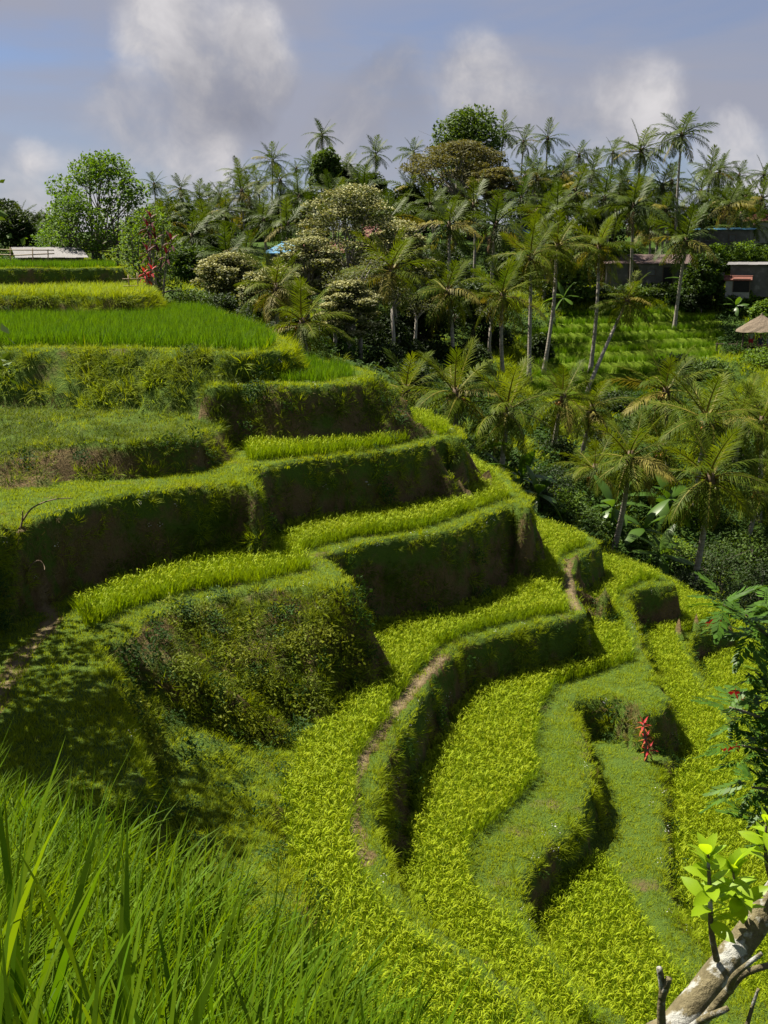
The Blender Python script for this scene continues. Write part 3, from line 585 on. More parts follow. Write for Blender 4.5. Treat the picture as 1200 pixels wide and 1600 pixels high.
M_NUTG = mat_solid('green coconut husk', (.08, .10, .02), (.20, .18, .04), rough=.55, nscale=4)
M_SHEATH = mat_solid('palm fibre', (.05, .034, .018), (.12, .08, .04), nscale=8, bump=.4)
def leafmat(n, a, b, **k): return mat_leaf(n, a, b, **{**dict(trans=.28, nscale=.35, spec=.2, rough=.6), **k})
M_LD = leafmat('dark broad leaf', (.012, .027, .003), (.030, .053, .007))
M_LM = leafmat('mid broad leaf', (.034, .074, .008), (.070, .115, .014))
M_LB = leafmat('bright broad leaf', (.060, .130, .008), (.115, .180, .016), trans=.4)
M_LF = leafmat('feathery leaf', (.060, .078, .020), (.100, .115, .034))
M_LO = leafmat('olive feathery leaf', (.075, .078, .022), (.125, .115, .036))
M_BL = leafmat('cream blossom', (.25, .255, .095), (.34, .33, .14), trans=.2, tcol=(1.1, 1.05, .7))
M_BN = leafmat('banana leaf', (.036, .090, .008), (.075, .135, .014), trans=.4, spec=.35, rough=.4)
M_RED = leafmat('red cordyline leaf', (.24, .012, .018), (.42, .03, .03), trans=.25, tcol=(1.3, .6, .5))
M_MAR = leafmat('maroon cordyline leaf', (.045, .008, .012), (.10, .018, .022), trans=.2, tcol=(1.3, .6, .5))
M_ORG = leafmat('orange leaf', (.28, .08, .02), (.36, .12, .03), trans=.25, tcol=(1.2, .9, .5))

def frond_mesh(name, seed, droop, n=34, hang=.6, lw=.235, ragged=.1, mat=None):
    """pinnate frond of unit length along +X, curving down"""
    r = random.Random(seed); V = []; F = []
    def pos(t): return Vector((t*(1-.25*droop*t*t), .03*math.sin(t*2+seed), -droop*t*t))
    def tan(t): return (pos(min(1, t+.02))-pos(max(0, t-.02))).normalized()
    k = 9
    for i in range(k):
        t = i/(k-1); p = pos(t); w = .017*(1-t)+.003; T = tan(t); U = Vector((-T.z, 0, T.x))
        V += [tuple(p+Vector((0, w, 0))), tuple(p-Vector((0, w, 0))), tuple(p-U*w*1.2)]
    for i in range(k-1):
        a = 3*i
        for u, v in ((0, 1), (1, 2), (2, 0)): F.append((a+u, a+v, a+3+v, a+3+u))
    for i in range(n):
        t = .13+.87*(i+.5)/n
        for s in (-1, 1):
            if r.random() < ragged: continue
            T = tan(t); p = pos(t); l = lw*(.45+.75*math.sin(math.pi*min(1, (t*.86+.10)))**.8)*r.uniform(.85, 1.12)
            if t > .9: l *= .75
            sw = math.radians(30+38*t*t+r.uniform(-7, 7)); side = Vector((0, s, 0)); up = Vector((-T.z, 0, T.x))
            d1 = (side*math.cos(sw)+T*math.sin(sw)+up*(.22-.35*hang+r.uniform(-.12, .12))).normalized()
            d2 = (d1+Vector((0, 0, -1))*hang*r.uniform(.7, 1.5)).normalized()
            wv = d1.cross(up).normalized()*(.5/n)*.52; b = len(V); m = p+d1*l*.5; e = m+d2*l*.55
            V += [tuple(p+wv*.6), tuple(p-wv*.6), tuple(m+wv), tuple(m-wv), tuple(e)]
            F += [(b, b+1, b+3, b+2), (b+2, b+3, b+4)]
    return mesh_np(name, V, F, [mat or M_FR, mat or M_FRY], [1]*(3*(k-1))+[0]*(len(F)-3*(k-1)))
FRN = {'up': [frond_mesh('frond_up%d' % i, 10+i, .12+.10*i, hang=.35) for i in range(2)],
       'mid': [frond_mesh('frond_mid%d' % i, 20+i, .30+.12*i, hang=.7+.25*i) for i in range(3)],
       'low': [frond_mesh('frond_low%d' % i, 30+i, .5+.18*i, hang=1.5, ragged=.18) for i in range(2)],
       'dead': [frond_mesh('frond_dead%d' % i, 40+i, .5, n=22, hang=1.3, ragged=.4, lw=.17, mat=M_FRD) for i in range(1)]}
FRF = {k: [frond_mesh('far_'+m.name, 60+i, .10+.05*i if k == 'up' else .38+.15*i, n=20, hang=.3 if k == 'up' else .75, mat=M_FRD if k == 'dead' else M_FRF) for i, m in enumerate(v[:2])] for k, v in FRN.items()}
def sphere_mb(mb, c, r, m=0, n=6, k=4, sq=1.2):
    b = len(mb.v)
    for i in range(k+1):
        a = math.pi*i/k
        for j in range(n):
            t = 2*math.pi*j/n; mb.v.append((c[0]+r*math.sin(a)*math.cos(t), c[1]+r*math.sin(a)*math.sin(t), c[2]+r*sq*math.cos(a)))
    for i in range(k):
        for j in range(n): mb.f.append((b+i*n+j, b+(i+1)*n+j, b+(i+1)*n+(j+1) % n, b+i*n+(j+1) % n)); mb.m.append(m)
_m = MB(); sphere_mb(_m, (0, 0, 0), .13, n=8, k=6); NUT = _m.mesh('coconut', M_NUT, True)
def palm(cx, cy, d, fl, label, base=None, near=True, yellow=.12, nf=24, seed=None, group=None, nuts=True, squeeze=0):
    """coconut palm: crown centre at pixel (cx, cy), distance d; trunk foot on the ground (base: pixel column of the foot, base depth)"""
    r = random.Random(seed if seed is not None else int(cx*7+cy*13)); top = PD(cx, cy, d)
    bx, by = top[0]+r.uniform(-.6, .6), top[1]+r.uniform(-.6, .6)
    if base is not None: q = PD(base[0], 500, base[1]); bx, by = q[0], q[1]
    bz = gz(bx, by)
    t = thing('coconut_palm', label, 'palm tree', (bx, by, bz), 0, group)
    tip = Vector((top[0]-bx, top[1]-by, top[2]-bz)); mb = MB(); pts = []; rad = []
    bend = Vector((r.uniform(-.5, .5), r.uniform(-.3, .3), 0))*(tip.z*.05)
    n = 12
    for i in range(n+1):
        u = i/n; p = Vector((tip.x*u**1.15, tip.y*u**1.15, -.3+(tip.z+.3)*u))+bend*math.sin(u*math.pi); pts.append(p)
        rad.append((.11+.075*(1-u)+.13*max(0, 1-u*9))*(fl/4.2)**.5)
    mb.tube(pts, rad, 7 if near else 5); link('trunk', mb.mesh('trunk', M_BARKP, True), t)
    mb = MB(); mb.tube([tip+Vector((0, 0, -.75*fl/4.5)), tip+Vector((0, 0, -.2)), tip+Vector((0, 0, .35))], [.13, .26, .12], 7); link('crown_shaft', mb.mesh('crown_shaft', M_SHEATH, True), t)
    lib = FRN if near else FRF
    for i in range(nf):
        u = (i+.5)/nf; az = i*2.39996+r.uniform(-.25, .25); el = math.radians(74-122*u**.85+r.uniform(-11, 11))
        kind = 'up' if u < .18 else 'mid' if u < .72 else 'low'
        if u > .93 and r.random() < .55: kind = 'dead'
        me = r.choice(lib[kind]); L = fl*.84*(.56+.52*math.sin(math.pi*min(1, u*.8+.20)))*r.uniform(.88, 1.1)
        o = link('frond', me, t, tip+Vector((0, 0, .15-.35*u)), None, L)
        o.rotation_euler = (Matrix.Rotation(az, 3, 'Z') @ Matrix.Rotation(-el, 3, 'Y') @ Matrix.Rotation(r.uniform(-.5, .5), 3, 'X')).to_euler()
        if kind != 'dead' and u > .35 and r.random() < yellow:
            o.material_slots[0].link = 'OBJECT'; o.material_slots[0].material = M_FRY
    if near and nuts and d < 70:
        mt = r.choice([M_NUT, M_NUT, M_NUTG])
        for i in range(r.randint(5, 9)):
            a = r.uniform(0, 6.283); o = link('coconut', NUT, t, tip+Vector((math.cos(a)*.34, math.sin(a)*.34, -.12-r.random()*.45)), (r.uniform(-.5, .5), r.uniform(-.5, .5), 0))
            o.material_slots[0].link = 'OBJECT'; o.material_slots[0].material = mt
    return t

def leaves_np(C, size, rs, up=.3, flat=0.0, aspect=.32):
    """diamond leaves at centres C"""
    g = np.random.default_rng(rs); n = len(C); d = g.normal(0, 1, (n, 3)); d[:, 2] = d[:, 2]*(.7-.5*flat)-.1; d /= np.linalg.norm(d, axis=1)[:, None]
    q = g.normal(0, .55, (n, 3)); q[:, 2] += 1.0+up; s = np.cross(d, q); s /= np.maximum(np.linalg.norm(s, axis=1), 1e-6)[:, None]; nn = np.cross(s, d)
    l = size*g.uniform(.6, 1.35, (n, 1)); V = np.empty((n, 4, 3)); V[:, 0] = C-d*l*.5; V[:, 1] = C+s*l*aspect-nn*l*.10; V[:, 2] = C+d*l*.5; V[:, 3] = C-s*l*aspect-nn*l*.10
    b = np.arange(n)[:, None]*4; F = np.concatenate([b+np.array([[0, 1, 2]]), b+np.array([[0, 2, 3]])], 1).reshape(-1, 3)
    return V.reshape(-1, 3), F
def clump_pts(clumps, n, rs, shell=.55):
    g = np.random.default_rng(rs); w = np.array([c[3]*c[4]*c[5] for c in clumps])**.75; w /= w.sum(); k = g.choice(len(clumps), n, p=w); c = np.array(clumps)[k]
    d = g.normal(0, 1, (n, 3)); d /= np.linalg.norm(d, axis=1)[:, None]; rr = g.random((n, 1))**(1/3)*(1-shell)+shell*g.random((n, 1))**.12; rr = rr+g.normal(0, .10, (n, 1))
    return c[:, :3]+d*c[:, 3:6]*rr
def tree_parts(t, H, clumps, leaf, n, mat, bark, seed, trunk_r=.18, fork=.35, blossom=None, bl_mat=None, up=.3, lean=(0, 0), stems=1, limb=True, flat=0.0):
    r = random.Random(seed); mb = MB()
    for s in range(stems):
        ox, oy = (r.uniform(-.5, .5)*stems*.35, r.uniform(-.4, .4)*stems*.35) if stems > 1 else (0, 0)
        f = Vector((lean[0]*fork*H+ox*1.3, lean[1]*fork*H+oy*1.3, fork*H)); base = Vector((ox, oy, -.3))
        mb.tube([base, (base+f)/2+Vector((r.uniform(-.2, .2), r.uniform(-.2, .2), 0)), f], [trunk_r*1.35, trunk_r, trunk_r*.8], 7)
        mine = [c for i, c in enumerate(clumps) if i % stems == s]
        for c in (mine if limb else mine[:4]):
            e = Vector(c[:3]); m = f.lerp(e, .5)+Vector((r.uniform(-.1, .1)*H, r.uniform(-.1, .1)*H, -.02*H+.04*H*r.random()))*.5
            mb.tube([f-Vector((0, 0, .1)), m, e], [trunk_r*.55, trunk_r*.32, trunk_r*.12], 5, cap=False)
            for q in range(3):
                a = Vector((r.gauss(0, 1)*c[3], r.gauss(0, 1)*c[4], r.random()*c[5]))*.6; mb.tube([m.lerp(e, .6), e+a], [trunk_r*.16, trunk_r*.05], 4, cap=False)
    link('trunk', mb.mesh('trunk', bark, True), t)
    V, F = leaves_np(clump_pts(clumps, n, seed), leaf, seed, up, flat); link('crown', mesh_np('crown', V, F, mat), t)
    if blossom:
        C = clump_pts(clumps, blossom*3, seed+5, .9); cl = np.array(clumps); 
        dz = np.array([((C-cl[i, :3])/cl[i, 3:6])[:, 2] for i in range(len(cl))]); dist = np.array([np.linalg.norm((C-cl[i, :3])/cl[i, 3:6], axis=1) for i in range(len(cl))])
        k = dist.argmin(0); top = dz[k, np.arange(len(C))]; C = C[top > .15][:blossom]; C[:, 2] += .06
        V, F = leaves_np(C, leaf*.7, seed+9, .8, .5, .45); link('blossom', mesh_np('blossom', V, F, bl_mat), t)
def dome_clumps(r, H, W, n, z0=.4, size=.22, flat=1.0, D=None):
    out = []
    for i in range(n):
        a = i*2.4+r.uniform(-.4, .4); u = (i+.5)/n; zz = z0+(1-z0)*(1-u)**.75; rr = math.sqrt(max(0, 1-((zz-z0)/(1-z0))**2))*.9*math.sqrt(r.uniform(.35, 1))
        s = size*r.uniform(.75, 1.3); out.append((math.cos(a)*rr*W/2, math.sin(a)*rr*(D or W)/2, (zz-s*.4*flat)*H, s*W, s*W, s*W*.75*flat))
    return out
def tree_at(name, px, top_py, d, width_px, label, kind, seed, group=None, base_px=None, hmin=1.5, n=None):
    r = random.Random(seed); top = PD(px, top_py, d); bx = top[0]; by = top[1]; bz = gz(bx, by); H = max(hmin, top[2]-bz); W = width_px/FPX*d
    t = thing(name, label, 'shrub' if name in ('shrub', 'bush') else 'tree', (bx, by, bz), 0, group)
    lf = max(.10, min(.40, d*.0028))
    if kind == 'dark': tree_parts(t, H, dome_clumps(r, H, W, 17, max(.25, 1-W*1.1/H)), lf*1.1, n or 5500, M_LD, M_BARK, seed, .2, .35)
    elif kind == 'mid': tree_parts(t, H, dome_clumps(r, H, W, 20, max(.25, 1-W*1.0/H)), lf*1.1, n or 6000, M_LM, M_BARK, seed, .18, .35)
    elif kind == 'bright': tree_parts(t, H, dome_clumps(r, H, W, 24, .10, .17), lf*.95, n or 4200, M_LB, M_BARK, seed, .14, .2, stems=3)
    elif kind == 'airy': tree_parts(t, H, dome_clumps(r, H, W, 54, .10, .10), lf*1.15, n or 4200, M_LB, M_BARK, seed, .12, .16, stems=4)
    elif kind == 'cream': tree_parts(t, H, dome_clumps(r, H, W, 24, max(.3, 1-W*1.05/H), .19, .5), lf*1.05, n or 7000, M_LF, M_BARKW, seed, .17, .42, blossom=5500, bl_mat=M_BL, flat=.5)
    elif kind == 'olive': tree_parts(t, H, dome_clumps(r, H, W, 26, .62, .14, .36), lf*.9, n or 9000, M_LO, M_BARKW, seed, .22, .5, up=.8, flat=.6)
    elif kind in ('shrubd', 'shrubm', 'shrubb'):
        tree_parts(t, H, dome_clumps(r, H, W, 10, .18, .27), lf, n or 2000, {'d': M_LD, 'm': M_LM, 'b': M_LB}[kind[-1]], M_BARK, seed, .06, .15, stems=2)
    return t

# --- palms that can be singled out: (crown px, py, distance, frond length, label, foot (px column, distance), yellow share)
PALMS = [
 (1110, 748, 48, 4.1, 'tall palm with orange coconuts, its pale trunk rising from the lower right paddies', (1106, 49), .15),
 (985, 716, 50, 3.5, 'palm left of the orange coconut palm, trunk rising behind the paddy rim', (975, 51), .2),
 (930, 735, 57, 3.0, 'half hidden short palm just left behind the paddy rim palm', (929, 57), .1),
 (1040, 612, 66, 4.4, 'bushy upright palm standing between the leaning palm and the valley palms', None, .15),
 (1105, 655, 60, 4.6, 'dense tall palm directly behind the orange coconut palm', None, .1),
 (880, 622, 62, 3.8, 'palm above the dark thicket left of the leaning trunk foot', None, .12),
 (925, 640, 64, 3.5, 'palm in the valley just below the foot of the leaning trunk', None, .1),
 (795, 642, 51, 3.9, 'palm just beyond the tip of the middle paddy, with hanging dead fronds', (789, 51), .1),
 (712, 617, 52, 3.9, 'palm behind the terrace tip, second from left in the valley row', (720, 52), .1),
 (635, 612, 56, 3.4, 'leftmost palm in the valley row, beside the jutting green terrace', None, .2),
 (1188, 770, 58, 3.4, 'palm cut by the right edge beside the orange coconut palm', None, .15),
 (1160, 650, 68, 4.3, 'palm at the right edge below the thatched pavilion', None, .25),
 (980, 470, 88, 4.2, 'palm on a strongly leaning pale trunk over the far paddies', (918, 84), .2),
 (1032, 702, 62, 3.4, 'low palm squeezed between the two nearest valley palms', None, .1),
 (1190, 660, 62, 3.8, 'palm at the far right edge below the pavilion bushes', None, .2),
 (830, 402, 88, 4.6, 'palm with straight white trunk at the left end of the far paddies', (829, 86), .2),
 (872, 385, 91, 4.4, 'palm with slim white trunk just right of the straight white one', (851, 89), .15),
 (936, 388, 92, 4.5, 'palm with yellow tinted fronds above the leaning palm', (925, 90), .45),
 (1072, 375, 106, 5.3, 'tall palm with brown hanging fronds in front of the long shed', (1054, 106), .4),
 (785, 462, 84, 4.3, 'palm with drooping yellow fronds left of the straight white trunks', (788, 84), .5),
 (700, 456, 80, 4.6, 'palm with golden drooping fronds above the dark wood', (708, 80), .55),
 (612, 424, 76, 4.6, 'dark palm in front of the cream flowering tree', (628, 76), .2),
 (775, 352, 100, 4.9, 'large dark palm between the cream flowering tree and the blue tarpaulin', None, .25),
 (872, 330, 104, 4.6, 'palm over the blue tarpaulin, right side', None, .3),
 (702, 352, 98, 4.5, 'palm right of the cream flowering tree', None, .25),
 (472, 506, 62, 3.8, 'low palm behind the right end of the green rice terrace', (478, 62), .15),
 (432, 452, 66, 3.6, 'pale arching palm left behind the low palm at the terrace end', None, .35),
 (990, 322, 112, 5.6, 'big palm with wide drooping crown above the long shed', (984, 114), .2),
 (1140, 320, 128, 4.6, 'golden yellow palm above the blue edged roof', None, .9),
 (1065, 212, 125, 5.0, 'tallest palm on the right skyline, standing clear above the rest', None, .1),
 (1002, 236, 130, 4.8, 'tall palm with raised fronds left of the tallest skyline palm', None, .1),
 (1015, 360, 124, 3.4, 'young yellowish palm behind the long shed', None, .8),
]
for cx, cy, d, fl, lab, base, yl in PALMS: palm(cx, cy, d, fl*(.86 if d < 66 else .90), lab, base, d < 95, yl, 26 if d < 95 else 22, group='coconut palms')
ORD = ['first', 'second', 'third', 'fourth', 'fifth', 'sixth', 'seventh', 'eighth', 'ninth', 'tenth', 'eleventh', 'twelfth', 'thirteenth', 'fourteenth', 'fifteenth', 'sixteenth', 'seventeenth', 'eighteenth', 'nineteenth', 'twentieth', 'twenty-first', 'twenty-second', 'twenty-third', 'twenty-fourth', 'twenty-fifth', 'twenty-sixth', 'twenty-seventh', 'twenty-eighth', 'twenty-ninth', 'thirtieth', 'thirty-first', 'thirty-second', 'thirty-third', 'thirty-fourth', 'thirty-fifth']
SKY = [(32, 338, 3.4), (66, 350, 3.2), (241, 288, 3.2), (282, 296, 3.4), (327, 312, 3.6), (374, 272, 4.0), (426, 252, 4.4), (463, 264, 1.9), (503, 212, 3.8), (487, 262, 3.8), (540, 262, 3.8), (587, 242, 3.9), (646, 238, 3.9), (787, 208, 4.0), (818, 222, 4.0), (856, 216, 3.8), (905, 243, 3.9), (958, 238, 3.9), (1125, 266, 3.8), (1155, 274, 3.4), (1194, 272, 3.6)]
for i, (cx, cy, fl) in enumerate(sorted(SKY)):
    palm(cx, cy, 165+(i*37 % 5)*4, fl*.95, 'coconut palm on the skyline, %s from the left in its row' % ORD[i], None, False, .05, 20, group='coconut palms on the skyline')
MIDP = [(322, 350, 120, 4.2), (352, 335, 130, 4.0), (390, 312, 135, 4.2), (412, 345, 125, 4.2), (450, 352, 112, 4.2), (480, 335, 130, 4), (515, 300, 145, 4), (560, 290, 150, 4), (300, 370, 110, 3.8), (355, 400, 95, 3.8), (385, 395, 105, 3.6), (640, 300, 140, 4.2), (672, 320, 125, 4.2), (740, 320, 120, 4.4), (815, 310, 125, 4.4), (840, 280, 140, 4.2), (900, 300, 125, 4.6), (925, 270, 140, 4.2), (945, 310, 120, 4.6), (970, 285, 135, 4.4), (1035, 290, 130, 4.4), (1095, 300, 135, 4.2), (1110, 270, 145, 4.2), (1165, 310, 140, 4.0), (1190, 310, 135, 3.8), (880, 270, 145, 4), (1040, 330, 126, 4.2), (760, 265, 150, 4), (15, 360, 140, 3.6), (50, 372, 130, 3.4), (255, 350, 120, 3.8), (610, 340, 118, 4.2), (850, 350, 112, 4.4)]
for i, (cx, cy, d, fl) in enumerate(sorted(MIDP)):
    palm(cx, cy, d, fl, 'coconut palm within the wooded hillside, %s from the left among those below the skyline' % ORD[i], None, False, .18, 20, group='coconut palms on the wooded hillside')

rf = random.Random(77)
for i in range(46):      # the crowded palms nobody can tell apart behind the named ones
    cx = 250+950*(i+rf.random())/46; d = rf.uniform(128, 162); sky = np.interp(cx, [250, 380, 500, 640, 740, 860, 1000, 1200], [305, 275, 262, 262, 240, 252, 262, 295])
    palm(cx, sky+rf.uniform(8, 85), d, rf.uniform(3.0, 3.9), 'coconut palm lost in the crowded wood behind the nearer palms', None, False, .12, 18, seed=500+i, group='crowded palms deep in the wood')
# --- broadleaf trees
tree_at('broadleaf_tree', 735, 164, 150, 118, 'large dark broadleaf tree, the highest crown on the skyline', 'mid', 11, n=11000)
tree_at('feathery_tree', 715, 222, 138, 170, 'feathery olive tree with flat layered crown below the highest skyline tree', 'olive', 12)
tree_at('feathery_tree', 775, 262, 132, 110, 'smaller feathery olive tree right below the highest skyline tree', 'olive', 13)
tree_at('flowering_tree', 545, 292, 84, 185, 'cream flowering tree with wide layered crown in the middle of the wood', 'cream', 14, n=8000)
tree_at('flowering_tree', 618, 345, 88, 120, 'cream flowering tree on the right flank of the widest one', 'cream', 15)
tree_at('flowering_tree', 480, 372, 80, 130, 'cream flowering tree on the left flank, beside the blue roof', 'cream', 16)
tree_at('flowering_tree', 355, 400, 82, 110, 'cream flowering tree behind the maroon cordylines at left', 'cream', 17)
tree_at('flowering_tree', 430, 420, 74, 110, 'low cream flowering tree behind the pale arching palm', 'cream', 18)
tree_at('flowering_tree', 545, 440, 70, 100, 'low cream flowering tree above the bare pale trunks', 'cream', 19)
tree_at('broadleaf_tree', 156, 243, 76, 205, 'bright green airy tree behind the shed roof at left', 'airy', 20, n=7500)
tree_at('broadleaf_tree', 112, 305, 72, 120, 'bright green leafy tree right beside the shed roof', 'bright', 21)
tree_at('broadleaf_tree', 230, 318, 70, 110, 'fresh green tree behind the tall maroon cordyline', 'bright', 22)
for i, (px, py, d, w, k, lab) in enumerate([(510, 225, 158, 50, 'mid', 'rounded tree under the tallest palm left of the centre skyline'), (580, 268, 150, 70, 'dark', 'dark tree on the skyline behind the cream flowering tree'), (635, 290, 140, 80, 'dark', 'dark round tree between the flowering tree and the feathery tree'), (540, 252, 160, 45, 'dark', 'dark bushy tree beside the palm left of the flowering tree'),
        (455, 300, 160, 60, 'dark', 'dark tree below the thin small skyline palm'), (400, 330, 150, 90, 'dark', 'dark tree mass below the palms left of centre'), (930, 330, 122, 90, 'dark', 'dark tree below the right skyline palms'), (1000, 290, 150, 100, 'dark', 'dark tree behind the big drooping palm'), (840, 330, 130, 90, 'mid', 'leafy tree behind the blue tarpaulin'), (1180, 330, 150, 70, 'mid', 'leafy tree above the red roof at the right edge'),
        (1095, 330, 145, 80, 'dark', 'dark tree right of the tallest skyline palm'), (660, 470, 82, 90, 'dark', 'dark tree filling the shade under the golden palm'), (600, 500, 76, 90, 'dark', 'dark tree behind the bare pale trunks'), (740, 440, 92, 90, 'dark', 'dark tree between the two yellow drooping palms'), (560, 400, 95, 120, 'dark', 'dark tree under the wide cream flowering tree'),
        (20, 330, 120, 70, 'dark', 'dark tree at the left edge behind the bamboo rail'), (290, 390, 100, 80, 'mid', 'leafy tree right of the maroon cordylines'), (240, 330, 130, 90, 'dark', 'dark tree behind the fresh green tree'), (345, 370, 112, 80, 'dark', 'dark tree below the left skyline palms'), (880, 400, 112, 100, 'mid', 'leafy tree behind the yellow tinted palm'), (970, 390, 126, 80, 'mid', 'leafy tree left of the long shed'), (800, 380, 118, 90, 'dark', 'dark tree just below the blue tarpaulin'), (1105, 395, 113, 62, 'mid', 'round leafy tree beside the weathered concrete wall'), (690, 390, 110, 100, 'dark', 'dark tree behind the golden drooping palm'), (55, 345, 160, 90, 'dark', 'dark far tree left of the airy tree, under the two leftmost palms'), (5, 318, 165, 70, 'dark', 'dark far tree cut by the left edge'), (270, 322, 150, 110, 'dark', 'dark far tree under the third and fourth skyline palms'), (320, 340, 140, 90, 'dark', 'dark far tree under the fifth skyline palm'), (480, 300, 150, 80, 'dark', 'dark far tree under the tall palms left of centre'), (700, 300, 150, 100, 'dark', 'dark far tree behind the feathery olive trees'), (860, 262, 165, 90, 'dark', 'dark far tree under the right skyline palms'), (1150, 300, 165, 100, 'dark', 'dark far tree right of the tallest skyline palm')]):
    tree_at('broadleaf_tree', px, py, d, w, lab, k, 40+i)
def shade_tree(x, y, H, W, seed, label):
    t = thing('broadleaf_tree', label, 'tree', (x, y, gz(x, y))); r = random.Random(seed)
    tree_parts(t, H, dome_clumps(r, H, W, 18, .35, .2), .22, 5000, M_LM, M_BARK, seed, .16, .3)
shade_tree(-10.4, 20.0, 9.5, 6.4, 91, 'leafy tree beyond the left edge shading the grassy ledge')
shade_tree(-9.0, 15.6, 9.0, 5.6, 92, 'leafy tree beyond the left edge shading the gully below the ledge')
# slim bare trunks in the wood
for px, top, foot, d, lab in ((563, 405, 560, 71, 'tall slim pale tree trunk at the wood edge, thickest of three'), (541, 430, 556, 72, 'slim pale trunk left of the thickest one'), (549, 440, 552, 74, 'thin grey trunk between the two pale trunks'), (520, 480, 548, 70, 'short slim trunk left of the pale three'), (612, 450, 570, 74, 'slim dark trunk right of the pale three'), (650, 470, 572, 78, 'slim grey trunk in the deep shade'), (766, 470, 562, 86, 'slim bare trunk beside the drooping yellow palm')):
    p = PD(px, foot, d); z = gz(p[0], p[1]); top_ = PD(px, top, d); H = top_[2]-z
    t = thing('slender_tree', lab, 'tree', (p[0], p[1], z)); r = random.Random(px)
    cl = [(r.uniform(-.9, .9), r.uniform(-.6, .6), H*(.82+.06*k), .9, .9, .4) for k in range(4)]
    tree_parts(t, H, cl, .17, 500, M_LF, M_BARKW, px, .13, .72)
# shrubs and undergrowth along the wood and in the valley
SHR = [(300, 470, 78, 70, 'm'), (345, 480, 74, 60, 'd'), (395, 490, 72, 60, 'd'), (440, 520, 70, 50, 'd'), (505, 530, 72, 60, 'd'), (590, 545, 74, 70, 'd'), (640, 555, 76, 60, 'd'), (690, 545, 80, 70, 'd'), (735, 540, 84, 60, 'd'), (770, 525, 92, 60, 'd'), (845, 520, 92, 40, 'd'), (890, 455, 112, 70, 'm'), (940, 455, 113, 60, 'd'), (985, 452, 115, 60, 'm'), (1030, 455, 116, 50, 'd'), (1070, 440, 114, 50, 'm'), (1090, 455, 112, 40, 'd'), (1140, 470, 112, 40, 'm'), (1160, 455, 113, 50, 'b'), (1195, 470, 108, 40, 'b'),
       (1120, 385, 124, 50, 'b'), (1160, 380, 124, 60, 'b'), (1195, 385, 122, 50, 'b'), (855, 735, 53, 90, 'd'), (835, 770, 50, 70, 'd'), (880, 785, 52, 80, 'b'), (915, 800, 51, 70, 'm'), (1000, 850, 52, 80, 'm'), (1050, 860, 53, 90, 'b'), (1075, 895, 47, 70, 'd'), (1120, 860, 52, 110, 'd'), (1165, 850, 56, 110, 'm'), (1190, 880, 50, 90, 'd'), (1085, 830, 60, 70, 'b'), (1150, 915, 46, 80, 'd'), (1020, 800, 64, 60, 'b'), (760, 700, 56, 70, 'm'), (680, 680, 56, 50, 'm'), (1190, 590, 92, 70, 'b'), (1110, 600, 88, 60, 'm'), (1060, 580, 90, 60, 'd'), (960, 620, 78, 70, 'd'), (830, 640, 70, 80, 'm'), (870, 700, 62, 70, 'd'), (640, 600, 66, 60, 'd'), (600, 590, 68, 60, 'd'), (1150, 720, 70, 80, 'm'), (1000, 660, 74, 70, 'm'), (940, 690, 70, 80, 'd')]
SHL = {'d': 'dark', 'm': 'mid green', 'b': 'bright green'}
def near_word(px, py):
    if py < 400: return 'on the slope above the blue edged roof'
    if py < 480 and px > 860: return 'in the hedge line above the far paddies'
    if px < 760 and py < 560: return 'in the shade at the foot of the wood'
    if py < 660: return 'scattered about the foot of the far paddies'
    if px < 800: return 'behind the terrace tips among the left valley palms'
    return 'in the thicket under the near valley palms'
ZON = {}
for q in SHR: ZON.setdefault((q[4], near_word(q[0], q[1])), []).append(q)
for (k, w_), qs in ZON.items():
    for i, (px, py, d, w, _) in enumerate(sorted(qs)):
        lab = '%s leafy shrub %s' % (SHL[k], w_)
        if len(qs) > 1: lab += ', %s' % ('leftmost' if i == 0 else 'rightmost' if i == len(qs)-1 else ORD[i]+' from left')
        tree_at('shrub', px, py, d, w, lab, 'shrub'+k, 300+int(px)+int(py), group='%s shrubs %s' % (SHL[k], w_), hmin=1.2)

# banana plants: every leaf its own part
def banana_leaf_mesh(seed):
    r = random.Random(seed); V = []; F = []; k = 8; dr = r.uniform(.25, .7)
    for i in range(k+1):
        t = i/k; x = t*(1-.2*dr*t); z = -dr*t*t; w = (.015 if t < .12 else .17*math.sin(math.pi*min(1, (t-.10)/.92))**.6+.005)
        V += [(x, -w, z-.03*w/.17+r.uniform(-.012, .012)), (x, 0, z+.02), (x, w, z-.03*w/.17+r.uniform(-.012, .012))]
    for i in range(k):
        a = 3*i; F += [(a, a+1, a+4, a+3), (a+1, a+2, a+5, a+4)]
    return mesh_np('banana_leaf', V, F, M_BN, smooth=True)
BANL = [banana_leaf_mesh(i) for i in range(4)]
def banana(px, py, d, h, label, group='banana plants'):
    r = random.Random(int(px*3+py)); p = PD(px, py, d); z = gz(p[0], p[1]); t = thing('banana_plant', label, 'plant', (p[0], p[1], z), r.uniform(0, 6), group)
    mb = MB(); mb.tube([(0, 0, -.2), (0, 0, h*.5)], [.13, .08], 7); link('stem', mb.mesh('stem', M_BN, True), t)
    for i in range(8):
        el = math.radians(80-14*i+r.uniform(-8, 8)); o = link('leaf', r.choice(BANL), t, (0, 0, h*.48), None, h*.62*r.uniform(.85, 1.1))
        o.rotation_euler = (Matrix.Rotation(i*2.4+r.uniform(-.3, .3), 3, 'Z') @ Matrix.Rotation(-el, 3, 'Y') @ Matrix.Rotation(r.uniform(-.5, .5), 3, 'X')).to_euler()
